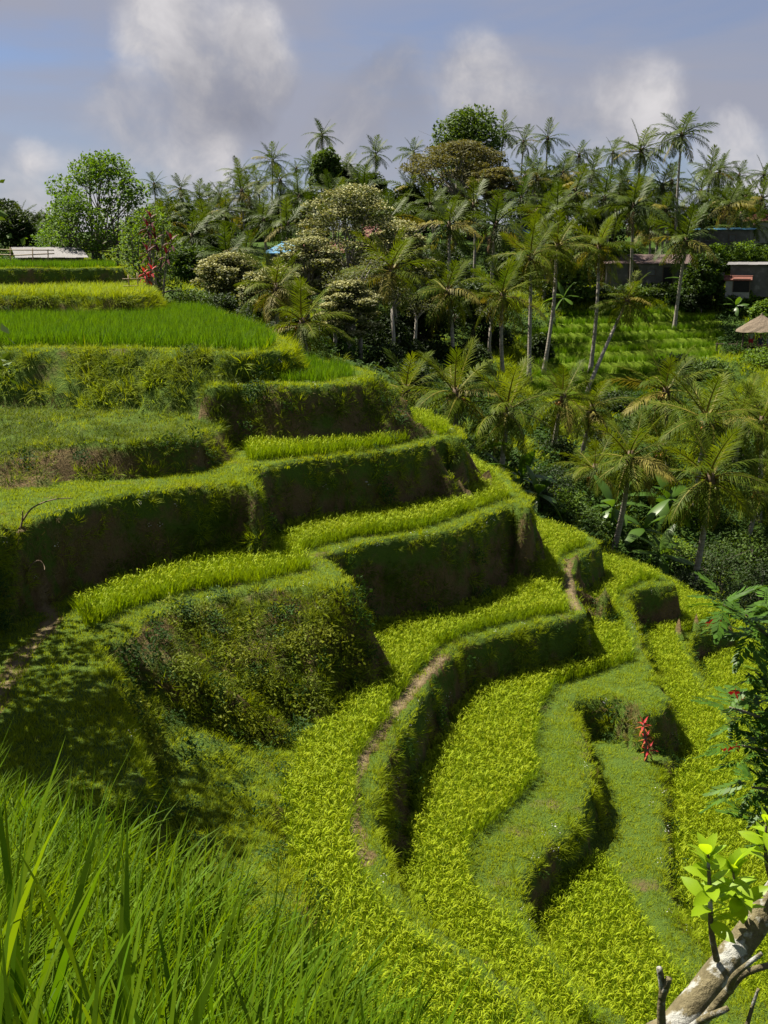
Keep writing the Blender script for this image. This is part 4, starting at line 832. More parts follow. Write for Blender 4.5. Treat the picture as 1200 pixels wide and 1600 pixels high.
for px, py, d, h, lab in ((745, 735, 51, 3.0, 'banana plant behind the tip of the middle paddy'), (815, 760, 50, 2.8, 'banana plant at the right foot of the dead fronded palm'), (840, 790, 49, 2.6, 'banana plant beside the dark thicket behind the rim'), (955, 850, 53, 3.2, 'banana plant behind the rim, left of the slim palm trunk'), (1005, 865, 52, 3.2, 'banana plant right of the slim palm trunk behind the rim'), (1030, 885, 50, 2.6, 'small banana plant nearest the right paddy rim'), (1040, 840, 58, 3.4, 'banana plant between the two nearest palms'), (1150, 478, 110, 2.2, 'banana plant on the slope above the thatched pavilion'), (880, 480, 108, 3.2, 'banana plant at the upper left edge of the far paddies'), (1070, 425, 116, 3.4, 'banana plant beside the long shed')):
    banana(px, py, d, h, lab)

# cordylines
def cord_leaf(seed):
    V = []; F = []; k = 4
    for i in range(k+1):
        t = i/k; w = .12*math.sin(math.pi*min(.97, t*.9+.1)); V += [(t, -w, -.35*t*t), (t, w, -.35*t*t)]
    for i in range(k): F.append((2*i, 2*i+1, 2*i+3, 2*i+2))
    return mesh_np('cordyline_leaf', V, F, M_RED)
CL = cord_leaf(0)
def cordyline(p, h, heads, ll, mat, label, mat2=None):
    r = random.Random(int(h*100+p[0]*10)); z = p[2]; t = thing('cordyline', label, 'plant', (p[0], p[1], z)); mb = MB()
    for (dx, dz) in heads: mb.tube([(0, 0, -.1), (dx*.4, 0, dz*.5), (dx, 0, dz)], [.035, .03, .02], 5)
    link('stem', mb.mesh('stem', M_BARK, True), t)
    for (dx, dz) in heads:
        for i in range(13):
            o = link('leaf', CL, t, (dx, 0, dz-i*ll*.05), None, ll*r.uniform(.8, 1.15)); el = math.radians(75-9*i+r.uniform(-8, 8))
            o.rotation_euler = (Matrix.Rotation(i*2.4, 3, 'Z') @ Matrix.Rotation(-el, 3, 'Y')).to_euler()
            o.material_slots[0].link = 'OBJECT'; o.material_slots[0].material = mat2 if (mat2 and i > 7) else mat
def on_ground(px, py, d):
    p = PD(px, py, d); return (p[0], p[1], gz(p[0], p[1]))
def cord_px(px, d, tops, ll, mat, label, mat2=None):
    g = on_ground(px, 450, d); cordyline(g, 1, [((tx-px)/FPX*d, PD(tx, ty, d)[2]-g[2]) for tx, ty in tops], ll, mat, label, mat2)
cord_px(236, 62, [(240, 338), (235, 352), (246, 372)], .62, M_MAR, 'tall maroon cordyline rising in front of the fresh green tree')
cord_px(252, 61, [(270, 373), (262, 395), (233, 390)], .62, M_MAR, 'leaning maroon cordyline right of the tall one')
cord_px(232, 58, [(238, 420), (226, 424), (233, 432)], .40, M_RED, 'bright red cordyline by the bamboo rail end')
p = PZ(998, 1168, -12.1)
cordyline((p[0], p[1]-.75, -12.1), .95, [(-.10, 1.0), (-.02, .66), (.06, .34)], .22, M_RED, 'small red and orange cordyline below the mossy paddy mound', M_ORG)

def far_frac(C):
    q = (ground_smooth(C[:, 0], C[:, 1])+fbm(C[:, 0]*.05, C[:, 1]*.05, 2, 5)*.9)/FSTEP; return q-np.floor(q)
def far_cover():
    C = GV[GF].mean(1); ok, u, y = in_view(C, 120, 50); F = GF[ok & (y > 330)]; C = GV[F].mean(1); m = far_terr(C[:, 0], C[:, 1]); nz = fbm(C[:, 0]*.09, C[:, 1]*.09, 3, 55)
    hid = (H_all(C[:, 0], C[:, 1])-C[:, 2]) > .3; near = C[:, 1] < 130
    a, b, c, d = (GV[F[:, i]] for i in range(4)); N = np.cross(c-a, d-b); N /= np.linalg.norm(N, axis=1)[:, None]
    P, NN, i = tri_pts(GV, F, (m > .5)*(far_frac(C) < .60)*9.); scatter('far_rice_plants', 'young', P, up_rot(NN, .1), rng.uniform(.9, 1.4, len(P)), 'bright green young rice on the small paddies across the valley', 'rice')
    P, NN, i = tri_pts(GV, F, (m > .5)*(far_frac(C) > .60)*5.); scatter('far_bund_grass', 'lip', P, up_rot(NN, .6), rng.uniform(.35, .7, len(P)), 'grass on the low bunds across the valley', 'grass')
    P, NN, i = tri_pts(GV, F, (m < .6)*~hid*near*np.clip(.4+nz*1.6, .08, 1)*.8); scatter('undergrowth', 'bush_leaf', P, up_rot(NN, .3), rng.uniform(.5, 1.3, len(P)), 'dark leafy undergrowth covering the valley and the wood floor', 'plants')
    P, NN, i = tri_pts(GV, F, (m < .6)*~hid*near*(C[:, 1] > 44)*np.clip(.5-nz*1.8, .1, 1.2)*np.where(u_px(C) > 780, 4., .7)); scatter('valley_grass', 'lip', P, up_rot(NN, .5), rng.uniform(1.6, 3.2, len(P)), 'bright rank grass on the valley slopes', 'grass')
def u_px(C): return C[:, 0]/(C[:, 1]*math.cos(PITCH)-C[:, 2]*math.sin(PITCH))*FPX+600
far_cover()

# ------------------------------------------------------------------ buildings
M_TIN = mat_solid('weathered metal sheet', (.17, .17, .18), (.26, .26, .27), rough=.6, nscale=2.5, stretch=(1, 6, 1), bump=.1, c3=(.19, .18, .17))
M_TIND = mat_solid('rusty dark metal sheet', (0.042, 0.042, 0.048), (0.120, 0.114, 0.114), rough=.6, nscale=3, stretch=(1, 5, 1), bump=.1, c3=(0.084, 0.042, 0.030))
M_BLUE = mat_solid('faded blue roofing', (0.048, 0.180, 0.312), (0.096, 0.252, 0.372), rough=.5, nscale=2.5, bump=.1)
M_TARP = mat_solid('blue tarpaulin', (0.036, 0.132, 0.360), (0.060, 0.180, 0.420), rough=.45, nscale=4, bump=.3)
M_TILE = mat_solid('clay roof tile', (0.144, 0.042, 0.024), (0.216, 0.078, 0.048), rough=.8, nscale=5, bump=.4, c3=(0.108, 0.042, 0.030))
M_CONC = mat_solid('weathered concrete', (0.075, 0.070, 0.060), (0.180, 0.170, 0.150), rough=.9, nscale=1.6, bump=.4, c3=(0.110, 0.105, 0.090))
M_PLAS = mat_solid('pale plaster', (0.200, 0.190, 0.170), (0.290, 0.275, 0.250), rough=.9, nscale=1.2, bump=.2)
M_WOOD = mat_solid('weathered timber', (0.060, 0.042, 0.027), (0.132, 0.096, 0.066), rough=.85, nscale=5, stretch=(6, 1, 1), bump=.3)
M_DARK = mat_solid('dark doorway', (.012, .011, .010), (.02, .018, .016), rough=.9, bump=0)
M_THAT = mat_solid('grey thatch', (0.080, 0.060, 0.040), (0.170, 0.135, 0.095), rough=.95, nscale=10, stretch=(1, 1, .3), bump=.9)
M_BAM = mat_solid('bamboo', (0.156, 0.108, 0.048), (0.252, 0.186, 0.090), rough=.6, nscale=5, stretch=(1, 1, 3), bump=.2)
M_GLASS = mat_solid('window glass', (.03, .035, .04), (.05, .055, .06), rough=.15, spec=.6, bump=0)
def corr_sheet(w, l, n=10, amp=.02):
    V = []; F = []
    for j in (0, 1):
        for i in range(n*2+1): V.append((w*(i/(2*n)-.5), l*(j-.5), amp*(1 if i % 2 else -1)))
    k = n*2+1
    for i in range(k-1): F.append((i, i+1, k+i+1, k+i))
    V2 = [(x, y, z-.012) for x, y, z in V]; b = len(V); F += [tuple(b+q for q in reversed(f)) for f in F[:]]
    return np.array(V+V2), F
def house(px, foot_py, d, w, dep, wh, label, roof='shed', rm=None, wm=None, rise=.7, over=.35, rz=0, zbase=None, doors=(), windows=(), cat='building', name='house', sheets=5):
    p = PD(px, foot_py, d); z = gz(p[0], p[1]) if zbase is None else zbase; az = math.atan2(p[0], p[1])
    t = thing(name, label, cat, (p[0], p[1], z), -az+rz)
    wl = MB(); th = .18
    for c, dm in (((0, -dep/2, wh/2-.3), (w, th, wh+.6)), ((0, dep/2, wh/2-.3), (w, th, wh+.6)), ((-w/2+th/2, 0, wh/2-.3), (th-.004, dep-th, wh+.596)), ((w/2-th/2, 0, wh/2-.3), (th-.004, dep-th, wh+.596))): wl.box(c, dm)
    W = link('wall', wl.mesh('wall', wm), t)
    for dx, dw, dh in doors:
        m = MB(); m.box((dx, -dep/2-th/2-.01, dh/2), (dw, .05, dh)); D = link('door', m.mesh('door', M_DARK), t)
        m = MB()
        for sx in (-1, 1): m.box((dx+sx*(dw/2+.04), -dep/2-th/2-.03, dh/2), (.08, .10, dh))
        m.box((dx, -dep/2-th/2-.03, dh+.045), (dw+.16, .10, .08)); link('door_frame', m.mesh('door_frame', M_WOOD), D)
    for dx, dz, dw, dh in windows:
        m = MB(); m.box((dx, -dep/2-th/2-.01, dz), (dw, .05, dh)); D = link('window', m.mesh('window', M_GLASS), t)
        m = MB()
        for sx in (-1, 1): m.box((dx+sx*(dw/2+.03), -dep/2-th/2-.03, dz), (.06, .09, dh+.12))
        for sz in (-1, 1): m.box((dx, -dep/2-th/2-.031, dz+sz*(dh/2+.03)), (dw, .09, .06))
        link('frame', m.mesh('frame', M_WOOD), D)
    if roof == 'shed':
        sl = math.atan2(rise, dep); L = math.hypot(rise, dep)+over*2; sw = (w+over*2)/sheets; V, F = corr_sheet(sw*1.04, L); me = mesh_np('roof_sheet', V, F, rm)
        for i in range(sheets):
            link('roof_sheet', me, t, (-(w/2+over)+sw*(i+.5), 0, wh+rise/2+.05+.015*(i % 2)), (sl, 0, 0))
        m = MB()
        for sx in (-1, 1): m.quadpts([(sx*(w/2-.1), -dep/2, wh), (sx*(w/2-.1), dep/2, wh), (sx*(w/2-.1), dep/2, wh+rise)])
        link('gable', m.mesh('gable', wm), t)
    else:
        rl = 0 if roof == 'pyr' else max(.2, w-dep)/2 if roof == 'hip' else w/2+over
        m = MB(); W2 = w/2+over; D2 = dep/2+over
        a, b, c, e = (-W2, -D2, wh), (W2, -D2, wh), (W2, D2, wh), (-W2, D2, wh); r0, r1 = (-rl, 0, wh+rise), (rl, 0, wh+rise)
        m.quadpts([a, b, r1, r0]); m.quadpts([c, e, r0, r1]); m.quadpts([b, c, r1]); m.quadpts([e, a, r0])
        m.quadpts([(x, y, q-.1) for x, y, q in (e, c, b, a)])
        for q1, q2 in ((a, b), (b, c), (c, e), (e, a)): m.quadpts([q1, (q1[0], q1[1], q1[2]-.1), (q2[0], q2[1], q2[2]-.1), q2])
        R_ = link('roof', m.mesh('roof', rm), t)
        m = MB(); m.tube([(-rl-.05, 0, wh+rise+.02), (rl+.05, 0, wh+rise+.02)], .09, 6); link('ridge', m.mesh('ridge', rm), R_)
    return t
house(78, 399, 69, 3.6, 2.4, .55, 'low shed with pale metal roof at the left edge of the top field', 'shed', M_TIN, M_WOOD, rise=.5, over=.3, rz=.1, sheets=6)
house(446, 405, 106, 3.6, 3, 2.2, 'small house with light blue hipped roof in the wood', 'hip', M_BLUE, M_CONC, rise=.95, zbase=PD(446, 404, 106)[2]-1.7, windows=((-.6, 1.3, .7, .8),))
house(592, 384, 104, 2.4, 3, 2.2, 'house with red tiled gable roof behind the cream flowering trees', 'gable', M_TILE, M_PLAS, rise=1.2, zbase=PD(592, 384, 104)[2]-1.6)
house(506, 398, 108, 3.2, 3, 2.2, 'house with dull red tiled roof beside the blue roofed house', 'gable', M_TILE, M_PLAS, rise=.9, zbase=PD(506, 398, 108)[2]-2.0)
house(800, 378, 128, 3.2, 2.5, 2.2, 'hut under a bright blue tarpaulin in the wood', 'shed', M_TARP, M_WOOD, rise=.8, zbase=PD(800, 378, 128)[2]-1.2, sheets=2)
house(1130, 384, 130, 6.2, 4, 2.0, 'grey walled building with thin blue edged sloping roof on the upper slope', 'shed', M_BLUE, M_CONC, rise=.25, rz=-.12, zbase=PD(1130, 388, 130)[2], windows=((-1.5, 1.1, .7, .7), (1.2, 1.1, .7, .7)))
house(1186, 366, 136, 4.2, 4, 1.9, 'red tiled house behind the blue edged roof', 'hip', M_TILE, M_PLAS, rise=1.1, zbase=PD(1186, 372, 136)[2])
house(1010, 438, 119, 8.5, 4, 2.2, 'long low shed with dark rusty metal roof behind the palms', 'shed', M_TIND, M_CONC, rise=.8, rz=.06, zbase=PD(1010, 440, 119)[2]-.3, doors=((-1.5, .9, 1.8), (2.0, .9, 1.8)), windows=((.3, 1.3, .8, .6),), sheets=9)
house(1182, 450, 114, 5.2, 4, 2.5, 'grey flat house with pale awning at the right edge above the pavilion', 'shed', M_TIN, M_CONC, rise=.2, zbase=PD(1182, 450, 114)[2]-.2, windows=((1.6, 1.5, .7, .8),), sheets=6)
house(1152, 454, 112.2, 2.3, 1.6, 1.2, 'small open kiosk with red tiled awning in front of the grey house', 'gable', M_TILE, M_PLAS, rise=.32, over=.2, zbase=PD(1152, 456, 112.2)[2], doors=((.35, 1.5, 1.2),))
def retaining_wall():
    p = PD(1108, 452, 113.5); t = thing('concrete_wall', 'weathered concrete retaining wall left of the kiosk', 'wall', (p[0], p[1], p[2]), -.3)
    for i, (x, h) in enumerate(((-.95, 1.75), (0, 1.95), (.95, 1.65))):
        m = MB(); m.box((x, .04*i, h/2-.5), (.93, .3, h+1)); link('panel', m.mesh('panel', M_CONC), t)
retaining_wall()
def bamboo_rail(pts, label, h=.9, rails=(.45, .85)):
    P = [np.array(q) for q in pts]; t = thing('bamboo_rail', label, 'fence', tuple(P[0])); o = Vector(P[0]); r = random.Random(len(label))
    for q in P:
        m = MB(); v = Vector(q)-o; m.tube([v-Vector((0, 0, .3)), v+Vector((r.uniform(-.05, .05), 0, h+r.uniform(-.05, .2)))], .035, 6); link('post', m.mesh('post', M_BAM, True), t)
    for rh in rails:
        m = MB(); a = Vector(P[0])-o; b = Vector(P[-1])-o; e = (b-a).normalized()*.4; m.tube([a-e+Vector((0, -.05, rh)), (a+b)/2+Vector((0, -.05, rh-.03)), b+e+Vector((0, -.05, rh+r.uniform(-.08, .08)))], .03, 6); link('rail', m.mesh('rail', M_BAM, True), t)
bamboo_rail([on_ground(px, 410, 63.5) for px in (-15, 17, 51, 75)], 'bamboo rail of poles in front of the pale metal roof', 1.05, (.72, 1.0))
bamboo_rail([on_ground(px, 440, d) for px, d in ((202, 57), (216, 57.5), (231, 58))], 'short bamboo rail beside the bright red cordyline', .75, (.25, .6))

# thatched pavilion with its visitors
def pavilion():
    p = PD(1186, 552, 98); z = gz(p[0], p[1]); fl = PD(1186, 545, 98)[2]-z; fl = max(.5, fl)
    t = thing('thatched_pavilion', 'open thatched pavilion on posts at the right edge of the far paddies', 'pavilion', (p[0], p[1], z), -.33)
    fl_o = None
    for i in range(10):
        m = MB(); m.box((-1.6+.355*i, 0, fl-.06), (.34, 3.2, .08)); link('floor_plank', m.mesh('floor_plank', M_WOOD), t)
    m = MB(); m.box((0, -1.5, fl-.2), (3.5, .14, .18)); m.box((0, 1.5, fl-.2), (3.5, .14, .18)); link('floor_beam', m.mesh('floor_beam', M_WOOD), t)
    for sx in (-1, 1):
        for sy in (-1, 1):
            m = MB(); m.tube([(sx*1.45, sy*1.4, -.5), (sx*1.45, sy*1.4, fl+1.75)], .06, 7); link('post', m.mesh('post', M_WOOD, True), t)
    m = MB(); n = 28; rows = 7; r = random.Random(4)
    ring = []
    for k in range(rows+1):
        u = k/rows; rr = 2.05*(1-u)+.06; zz = fl+1.62+1.35*u; ring.append([])
        for j in range(n):
            a = 2*math.pi*j/n; q = 1/max(abs(math.cos(a)), abs(math.sin(a))); q = 1+(q-1)*.75
            ring[-1].append(len(m.v)); m.v.append((rr*q*math.cos(a)*r.uniform(.96, 1.04), rr*q*math.sin(a)*r.uniform(.96, 1.04), zz+r.uniform(-.03, .03)-(.10*r.random() if k == 0 else 0)))
    for k in range(rows):
        for j in range(n): m.f.append((ring[k][j], ring[k][(j+1) % n], ring[k+1][(j+1) % n], ring[k+1][j])); m.m.append(0)
    m.f.append(tuple(reversed(ring[0]))); m.m.append(0); R_ = link('roof', m.mesh('roof', M_THAT), t)
    m = MB(); m.tube([(0, 0, fl+2.9), (0, 0, fl+3.12)], [.16, .05], 7); link('finial', m.mesh('finial', M_THAT), R_)
    m = MB(); m.box((0, -1.2, fl+.38), (2.4, .35, .06)); link('bench_seat', m.mesh('bench_seat', M_BAM), t)
    for sx in (-1, 1): m = MB(); m.box((sx*1.0, -1.2, fl+.17), (.08, .3, .36)); link('bench_leg', m.mesh('bench_leg', M_WOOD), t)
    for q in (-.9,): m = MB(); m.tube([(-1.45, -1.42, fl+.85), (-1.45, 1.4, fl+.85)], .03, 5); link('rail', m.mesh('rail', M_BAM), t)
    # open bamboo deck to the left
    for i in range(5): m = MB(); m.box((-2.05-.36*i, -.3, fl-.72), (.33, 2.2, .05)); link('deck_plank', m.mesh('deck_plank', M_WOOD), t)
    for x in (-1.9, -3.6):
        for y in (-1.3, .7): m = MB(); m.tube([(x, y, -.8), (x, y, fl+.55)], .045, 6); link('deck_post', m.mesh('deck_post', M_WOOD), t)
    for zz in (fl-.15, fl+.45): m = MB(); m.tube([(-1.85, -1.36, zz), (-3.7, -1.36, zz)], .03, 5); link('deck_rail', m.mesh('deck_rail', M_WOOD), t)
    return p, z+fl
PAV, PFL = pavilion()
M_SKIN = mat_solid('skin', (.34, .19, .12), (.38, .22, .14), rough=.6, bump=0); M_HAIR = mat_solid('hair', (.02, .015, .012), (.03, .022, .018), rough=.5, bump=0)
M_SHIRT = mat_solid('white cloth', (0.372, 0.360, 0.348), (0.444, 0.432, 0.420), rough=.9, bump=.1, nscale=20); M_REDC = mat_solid('red cloth', (0.385, 0.021, 0.035), (0.434, 0.035, 0.049), rough=.9, bump=.1); M_NAVY = mat_solid('dark cloth', (.03, .035, .05), (.05, .055, .07), rough=.9, bump=.1)
def person(dx, dy, rz, label, top, bottom, pose='stand'):
    """one skinned figure: joints as a graph with a radius each; clothing as snug shells over torso and hips"""
    c, s_ = math.cos(-.33), math.sin(-.33); t = thing('person', label, 'person', (PAV[0]+dx*c-dy*s_, PAV[1]+dx*s_+dy*c, PFL), rz-.33)
    sit = pose == 'sit'; hz = .48 if sit else .90
    J = {'pelvis': (0, 0, hz, .13), 'waist': (0, 0, hz+.17, .115), 'chest': (0, -.02, hz+.40, .135), 'neck': (0, -.02, hz+.56, .055), 'chin': (0, -.04, hz+.63, .065), 'head': (0, -.03, hz+.73, .095), 'crown': (0, -.01, hz+.80, .075), 'nose': (0, -.13, hz+.70, .018)}
    E = [('pelvis', 'waist'), ('waist', 'chest'), ('chest', 'neck'), ('neck', 'chin'), ('chin', 'head'), ('head', 'crown'), ('head', 'nose')]
    for sd, sx in (('l', -1), ('r', 1)):
        J.update({sd+'sh': (sx*.19, 0, hz+.49, .06), sd+'el': (sx*.25, -.02 if not sit else -.06, hz+.23, .045), sd+'wr': (sx*.24, -.16, hz+.02, .033), sd+'ha': (sx*.23, -.21, hz-.05, .035)})
        E += [('chest', sd+'sh'), (sd+'sh', sd+'el'), (sd+'el', sd+'wr'), (sd+'wr', sd+'ha')]
        for k in range(3): J[sd+'f%d' % k] = (sx*(.21+.02*k), -.25, hz-.11+.01*k, .011); E.append((sd+'ha', sd+'f%d' % k))
        if sit: J.update({sd+'hip': (sx*.10, -.02, hz-.02, .10), sd+'kn': (sx*.13, -.42, hz+.0, .065), sd+'an': (sx*.13, -.44, .08, .045), sd+'to': (sx*.14, -.62, .04, .04)})
        else: J.update({sd+'hip': (sx*.10, 0, hz-.08, .10), sd+'kn': (sx*.11, -.02, .48, .065), sd+'an': (sx*.11, .02, .08, .045), sd+'to': (sx*.13, -.16, .04, .04)})
        E += [('pelvis', sd+'hip'), (sd+'hip', sd+'kn'), (sd+'kn', sd+'an'), (sd+'an', sd+'to')]
    def skin(name, keys, edges, mat, grow):
        me = bpy.data.meshes.new(name); ks = list(keys); me.from_pydata([J[k][:3] for k in ks], [(ks.index(a), ks.index(b)) for a, b in edges], []); me.materials.append(mat)
        o = link(name, me, t); md = o.modifiers.new('skin', 'SKIN'); md.use_smooth_shade = True
        for i, k in enumerate(ks): me.skin_vertices[0].data[i].radius = (J[k][3]*grow+(.012 if grow > 1 else 0),)*2
        me.skin_vertices[0].data[0].use_root = True; o.modifiers.new('sub', 'SUBSURF').levels = 1; return o
    me_o = skin('body', J.keys(), E, M_SKIN, 1.0)
    skin('shirt', ['waist', 'chest', 'lsh', 'rsh', 'lel', 'rel', 'pelvis'], [('waist', 'chest'), ('chest', 'lsh'), ('chest', 'rsh'), ('lsh', 'lel'), ('rsh', 'rel'), ('pelvis', 'waist')], top, 1.10)
    skin('trousers', ['pelvis', 'lhip', 'rhip', 'lkn', 'rkn'], [('pelvis', 'lhip'), ('pelvis', 'rhip'), ('lhip', 'lkn'), ('rhip', 'rkn')], bottom, 1.14)
    m = MB(); sphere_mb(m, (0, -.005, hz+.775), .105, n=10, k=6, sq=.95); m.v = [(x, y+.02 if z > hz+.72 else y+.05, z) for x, y, z in m.v]; link('hair', m.mesh('hair', M_HAIR, True), t)
    m = MB()
    for sx in (-1, 1): sphere_mb(m, (sx*.035, -.115, hz+.735), .012, n=6, k=4, sq=1)
    link('eyes', m.mesh('eyes', M_HAIR, True), t)
person(-.75, -.55, .2, 'person in white top and red shorts standing under the thatched roof', M_SHIRT, M_REDC)
person(.75, -.7, -.3, 'person all in white standing at the right post of the pavilion', M_SHIRT, M_SHIRT)
person(.05, -.85, 0, 'person in dark clothes seated on the pavilion bench', M_NAVY, M_NAVY, 'sit')

# ------------------------------------------------------------------ near plants
def dry_shrub():
    g = PZ(30, 958, -7.38); t = thing('dead_shrub', 'leafless brown dead shrub on the grassy ledge at left', 'shrub', (g[0], g[1], gz(g[0], g[1]))); d = g[1]; r = random.Random(3); m = MB()
    def Q(px, py): q = PD(px, py, d); return Vector(q)-Vector(t.location)
    def br(pp, r0, r1):
        pts = smooth_line([tuple(Q(*p)+Vector((0, r.uniform(-.12, .12), 0))) for p in pp], 3); m.tube(pts, np.linspace(r0, r1, len(pts)).tolist(), 5)
    br([(28, 952), (22, 915), (24, 880), (28, 840), (34, 815), (38, 797)], .05, .012); br([(28, 952), (14, 910), (5, 900)], .035, .012); br([(24, 930), (38, 900), (46, 884)], .03, .012)
    br([(34, 815), (48, 796), (66, 786), (92, 778), (112, 779)], .022, .008); br([(38, 903), (50, 882), (60, 877), (68, 885), (72, 889)], .02, .006); br([(28, 830), (16, 845), (9, 852)], .015, .006); br([(36, 945), (39, 915), (37, 905)], .06, .03); br([(26, 870), (20, 850), (24, 838)], .014, .006); br([(26, 905), (10, 903), (-2, 895)], .02, .006)
    link('branches', m.mesh('branches', mat_solid('dead wood', (.10, .065, .04), (.22, .16, .10), nscale=8), True), t)
    for px, py in ((20, 905), (28, 902), (14, 903), (34, 908), (27, 826)):
        m = MB(); b = Q(px, py); m.quadpts([b, b+Vector((.12, .03, .05)), b+Vector((.22, 0, -.03)), b+Vector((.10, -.06, -.06))]); link('dry_leaf', m.mesh('dry_leaf', M_DRY), t)
dry_shrub()
def leaf_mesh(name, mat, w=.42, seg=5, fold=.18, droop=.25):
    V = []; F = []
    for i in range(seg+1):
        t = i/seg; ww = w*.5*math.sin(math.pi*(t*.93+.05))**.8 if i < seg else .004; z = -droop*t*t
        V += [(t, -ww, z+fold*ww), (t, 0, z), (t, ww, z+fold*ww)]
    for i in range(seg):
        a = 3*i; F += [(a, a+1, a+4, a+3), (a+1, a+2, a+5, a+4)]
    return mesh_np(name, V, F, mat, smooth=True)
M_YL = mat_leaf('fresh young leaf', (.20, .33, .008), (.28, .40, .014), trans=.55, rough=.4, spec=.3, nscale=14, vary=.28)
LEAF = leaf_mesh('leaf', M_YL)
def bark_lichen():
    m = mat_solid('lichen bark', (.075, .062, .028), (.16, .135, .07), nscale=30, stretch=(1, 1, 1), bump=.6); nt = m.node_tree; L = nt.links.new; p = nt.nodes['Principled BSDF']; old = p.inputs['Base Color'].links[0].from_socket
    tc = nd(nt, 'ShaderNodeTexCoord'); n = nd(nt, 'ShaderNodeTexNoise', inp={'Scale': 12.0, 'Detail': 5.0, 'Roughness': .6}); L(tc.outputs['Object'], n.inputs['Vector'])
    mr = nd(nt, 'ShaderNodeMapRange'); L(n.outputs['Fac'], mr.inputs[0]); mr.inputs[1].default_value = .54; mr.inputs[2].default_value = .60
    x = nd(nt, 'ShaderNodeMix', data_type='RGBA'); L(mr.outputs[0], x.inputs['Factor']); L(old, x.inputs['A']); x.inputs['B'].default_value = (.30, .30, .27, 1); L(x.outputs['Result'], p.inputs['Base Color']); return m
def near_tree():
    foot = PD(965, 1740, 2.62); foot[2] = float(fore_h(foot[0:1], foot[1:2])[0]); t = thing('leaning_tree', 'leaning lichen spotted tree limb with fresh leaves at the bottom right corner', 'tree', tuple(foot)); o = Vector(foot)
    M = bark_lichen(); r = random.Random(9)
    def Q(px, py, d): return Vector(PD(px, py, d))-o
    m = MB(); pts = smooth_line([tuple(Vector((0, 0, -.15))), tuple(Q(1000, 1680, 2.68)), tuple(Q(1060, 1600, 2.75)), tuple(Q(1120, 1525, 2.83)), tuple(Q(1170, 1458, 2.9)), tuple(Q(1240, 1360, 3.0)), tuple(Q(1330, 1230, 3.15))], 4)
    m.tube(pts, [.052-.016*i/len(pts)+r.uniform(-.002, .002) for i in range(len(pts))], 14); link('trunk', m.mesh('trunk', M, True), t)
    def twig(name, pp, r0, r1):
        m = MB(); pts = smooth_line([tuple(Q(*p)) for p in pp], 4); m.tube(pts, np.linspace(r0, r1, len(pts)).tolist(), 8); return link(name, m.mesh(name, M, True), t), pts
    twig('branch', [(1085, 1612, 2.72), (1112, 1580, 2.68), (1140, 1545, 2.66), (1165, 1520, 2.65), (1215, 1505, 2.66)], .016, .008)
    twig('branch', [(1140, 1548, 2.66), (1145, 1530, 2.62), (1158, 1515, 2.6), (1190, 1490, 2.58)], .012, .006)
    twig('branch', [(1075, 1610, 2.70), (1100, 1592, 2.64), (1128, 1580, 2.6), (1137, 1575, 2.6)], .012, .008)
    twig('branch', [(1036, 1640, 2.66), (1033, 1580, 2.66), (1035, 1545, 2.66), (1030, 1512, 2.66)], .014, .008); twig('branch', [(1034, 1560, 2.66), (1042, 1538, 2.65), (1045, 1528, 2.65)], .011, .010)
    twig('branch', [(1165, 1610, 2.6), (1175, 1575, 2.6), (1185, 1545, 2.6)], .007, .004)
    _, st = twig('shoot', [(1120, 1500, 2.82), (1112, 1460, 2.80), (1110, 1420, 2.80), (1108, 1370, 2.80), (1106, 1335, 2.80)], .010, .004)
    _, st2 = twig('shoot', [(1215, 1400, 2.95), (1200, 1360, 2.95), (1196, 1320, 2.95), (1198, 1285, 2.95)], .008, .004)
    _, st3 = twig('shoot', [(1170, 1458, 2.9), (1160, 1420, 2.87), (1150, 1390, 2.86), (1145, 1360, 2.86)], .007, .003)
    for S, n, l0 in ((st, 30, .082), (st2, 22, .078), (st3, 32, .080)):
        for i in range(n):
            b = Vector(S[int(len(S)*(.35+.64*(i+.5)/n))]); az = i*2.4+r.uniform(-.4, .4); el = math.radians(r.uniform(-5, 55) if i < n*.75 else r.uniform(40, 80)); L = l0*r.uniform(.7, 1.25)
            ob = link('leaf', LEAF, t, b, None, L); ob.rotation_euler = (Matrix.Rotation(az, 3, 'Z') @ Matrix.Rotation(-el, 3, 'Y') @ Matrix.Rotation(r.uniform(-.7, .7), 3, 'X')).to_euler()
near_tree()
M_PIN = mat_leaf('glossy pinnate leaf', (.032, .085, .008), (.075, .150, .014), trans=.4, rough=.45, spec=.2, nscale=2.0)
def pinnate(seed):
    r = random.Random(seed); V = []; F = []; n = 8
    def pos(t): return Vector((t, .04*math.sin(3*t+seed), -.28*t*t))
    for i in range(6):
        t = i/5; p = pos(t); w = .008; V += [tuple(p+Vector((0, w, 0))), tuple(p-Vector((0, w, 0)))]
    for i in range(5): F.append((2*i, 2*i+1, 2*i+3, 2*i+2))
    for i in range(n):
        t = .22+.78*i/(n-1)
        for s_ in (-1, 1):
            p = pos(t); l = .30*(.6+.5*math.sin(math.pi*t))*r.uniform(.85, 1.1); d = Vector((.55+.5*t, s_*.85*(1.2-t), -.25+r.uniform(-.15, .1))).normalized(); w = Vector((d.y, -d.x, 0)).normalized()*.055; b = len(V)
            V += [tuple(p), tuple(p+d*l*.5+w), tuple(p+d*l), tuple(p+d*l*.5-w)]; F.append((b, b+1, b+2, b+3))
    return mesh_np('pinnate_leaf', V, F, M_PIN)
PIN = [pinnate(i) for i in range(3)]
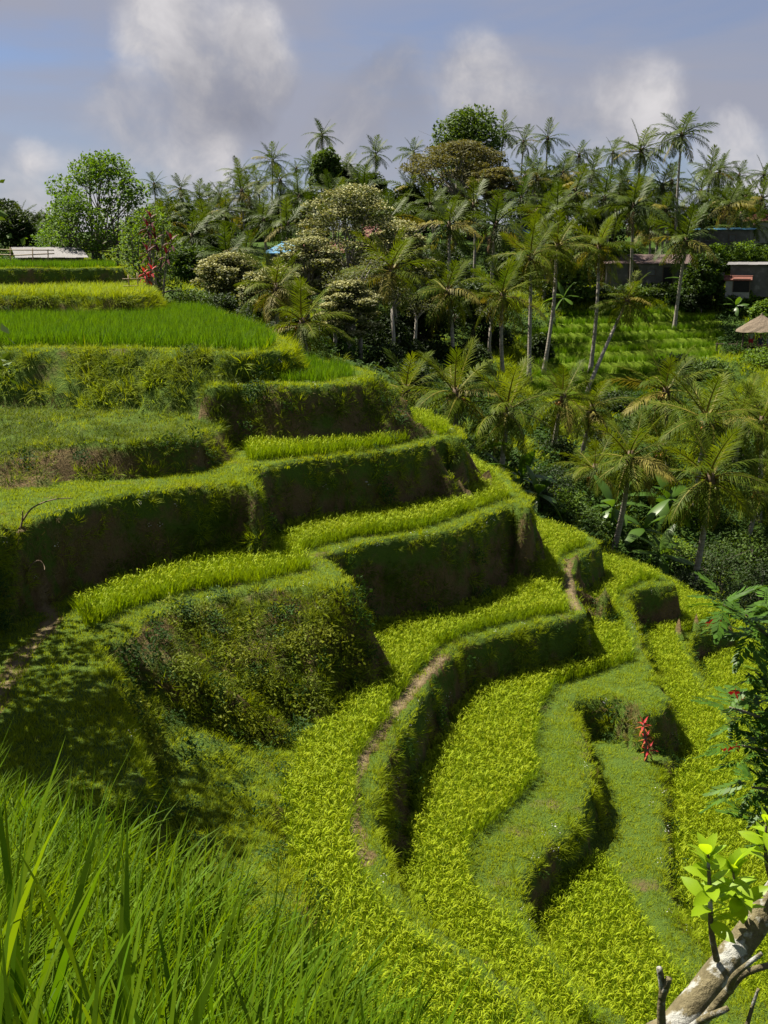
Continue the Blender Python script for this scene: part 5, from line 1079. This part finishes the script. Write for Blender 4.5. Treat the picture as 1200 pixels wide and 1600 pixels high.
def right_tree():
    bx, by = 6.0, 12.4; z = gz(bx, by); t = thing('flowering_tree', 'dark leafy tree with red blossoms overhanging the right edge', 'tree', (bx, by, z)); o = Vector((bx, by, z)); r = random.Random(21); m = MB()
    def Q(px, py, d): return Vector(PD(px, py, d))-o
    fork = Q(1330, 1250, 12.3); m.tube([(0, 0, -.4), fork*.5+Vector((.1, 0, 0)), fork], [.14, .12, .09], 8)
    tips = []
    arms = [[(1250, 1100, 12), (1190, 990, 11.8), (1130, 945, 11.6)], [(1260, 1120, 12), (1210, 1010, 11.8), (1165, 960, 11.6)], [(1270, 1100, 12), (1240, 980, 12), (1200, 940, 12)], [(1260, 1200, 11.8), (1200, 1130, 11.5), (1140, 1105, 11.3)], [(1260, 1230, 11.8), (1210, 1180, 11.5), (1160, 1165, 11.3)], [(1270, 1280, 11.8), (1220, 1240, 11.5), (1175, 1230, 11.4)], [(1280, 1290, 11.8), (1240, 1290, 11.5), (1190, 1285, 11.4)], [(1260, 1150, 12), (1215, 1080, 11.8), (1180, 1050, 11.8)]]
    for A in arms:
        pts = smooth_line([tuple(fork)]+[tuple(Q(*q)) for q in A], 4); m.tube(pts, np.linspace(.06, .010, len(pts)).tolist(), 6); tips += [Vector(p) for p in pts[4:]]
    link('trunk', m.mesh('trunk', M_BARK, True), t)
    for i, b in enumerate(tips):
        for k in range(4):
            ob = link('leaf', r.choice(PIN), t, b+Vector((r.gauss(0, .08), r.gauss(0, .12), r.gauss(0, .06))), None, r.uniform(.30, .52)); az = r.uniform(0, 6.283); el = math.radians(r.uniform(-25, 50))
            ob.rotation_euler = (Matrix.Rotation(az, 3, 'Z') @ Matrix.Rotation(-el, 3, 'Y') @ Matrix.Rotation(r.uniform(-.4, .4), 3, 'X')).to_euler()
    for px, py in ((1098, 1016), (1075, 1028), (1160, 1040), (1092, 1180), (1128, 1172), (1170, 1060)):
        mb = MB(); c = Q(px, py, 11.4)
        c = min(tips, key=lambda q: (q-c).length).lerp(c, .35)
        for k in range(6):
            a = k*1.047; e = c+Vector((math.cos(a)*.07, math.sin(a)*.05, .04*math.sin(a*2))); mb.quadpts([c, c.lerp(e, .6)+Vector((0, 0, .02)), e, c.lerp(e, .6)-Vector((0, 0, .02))])
        link('flower', mb.mesh('flower', M_RED), t)
right_tree()
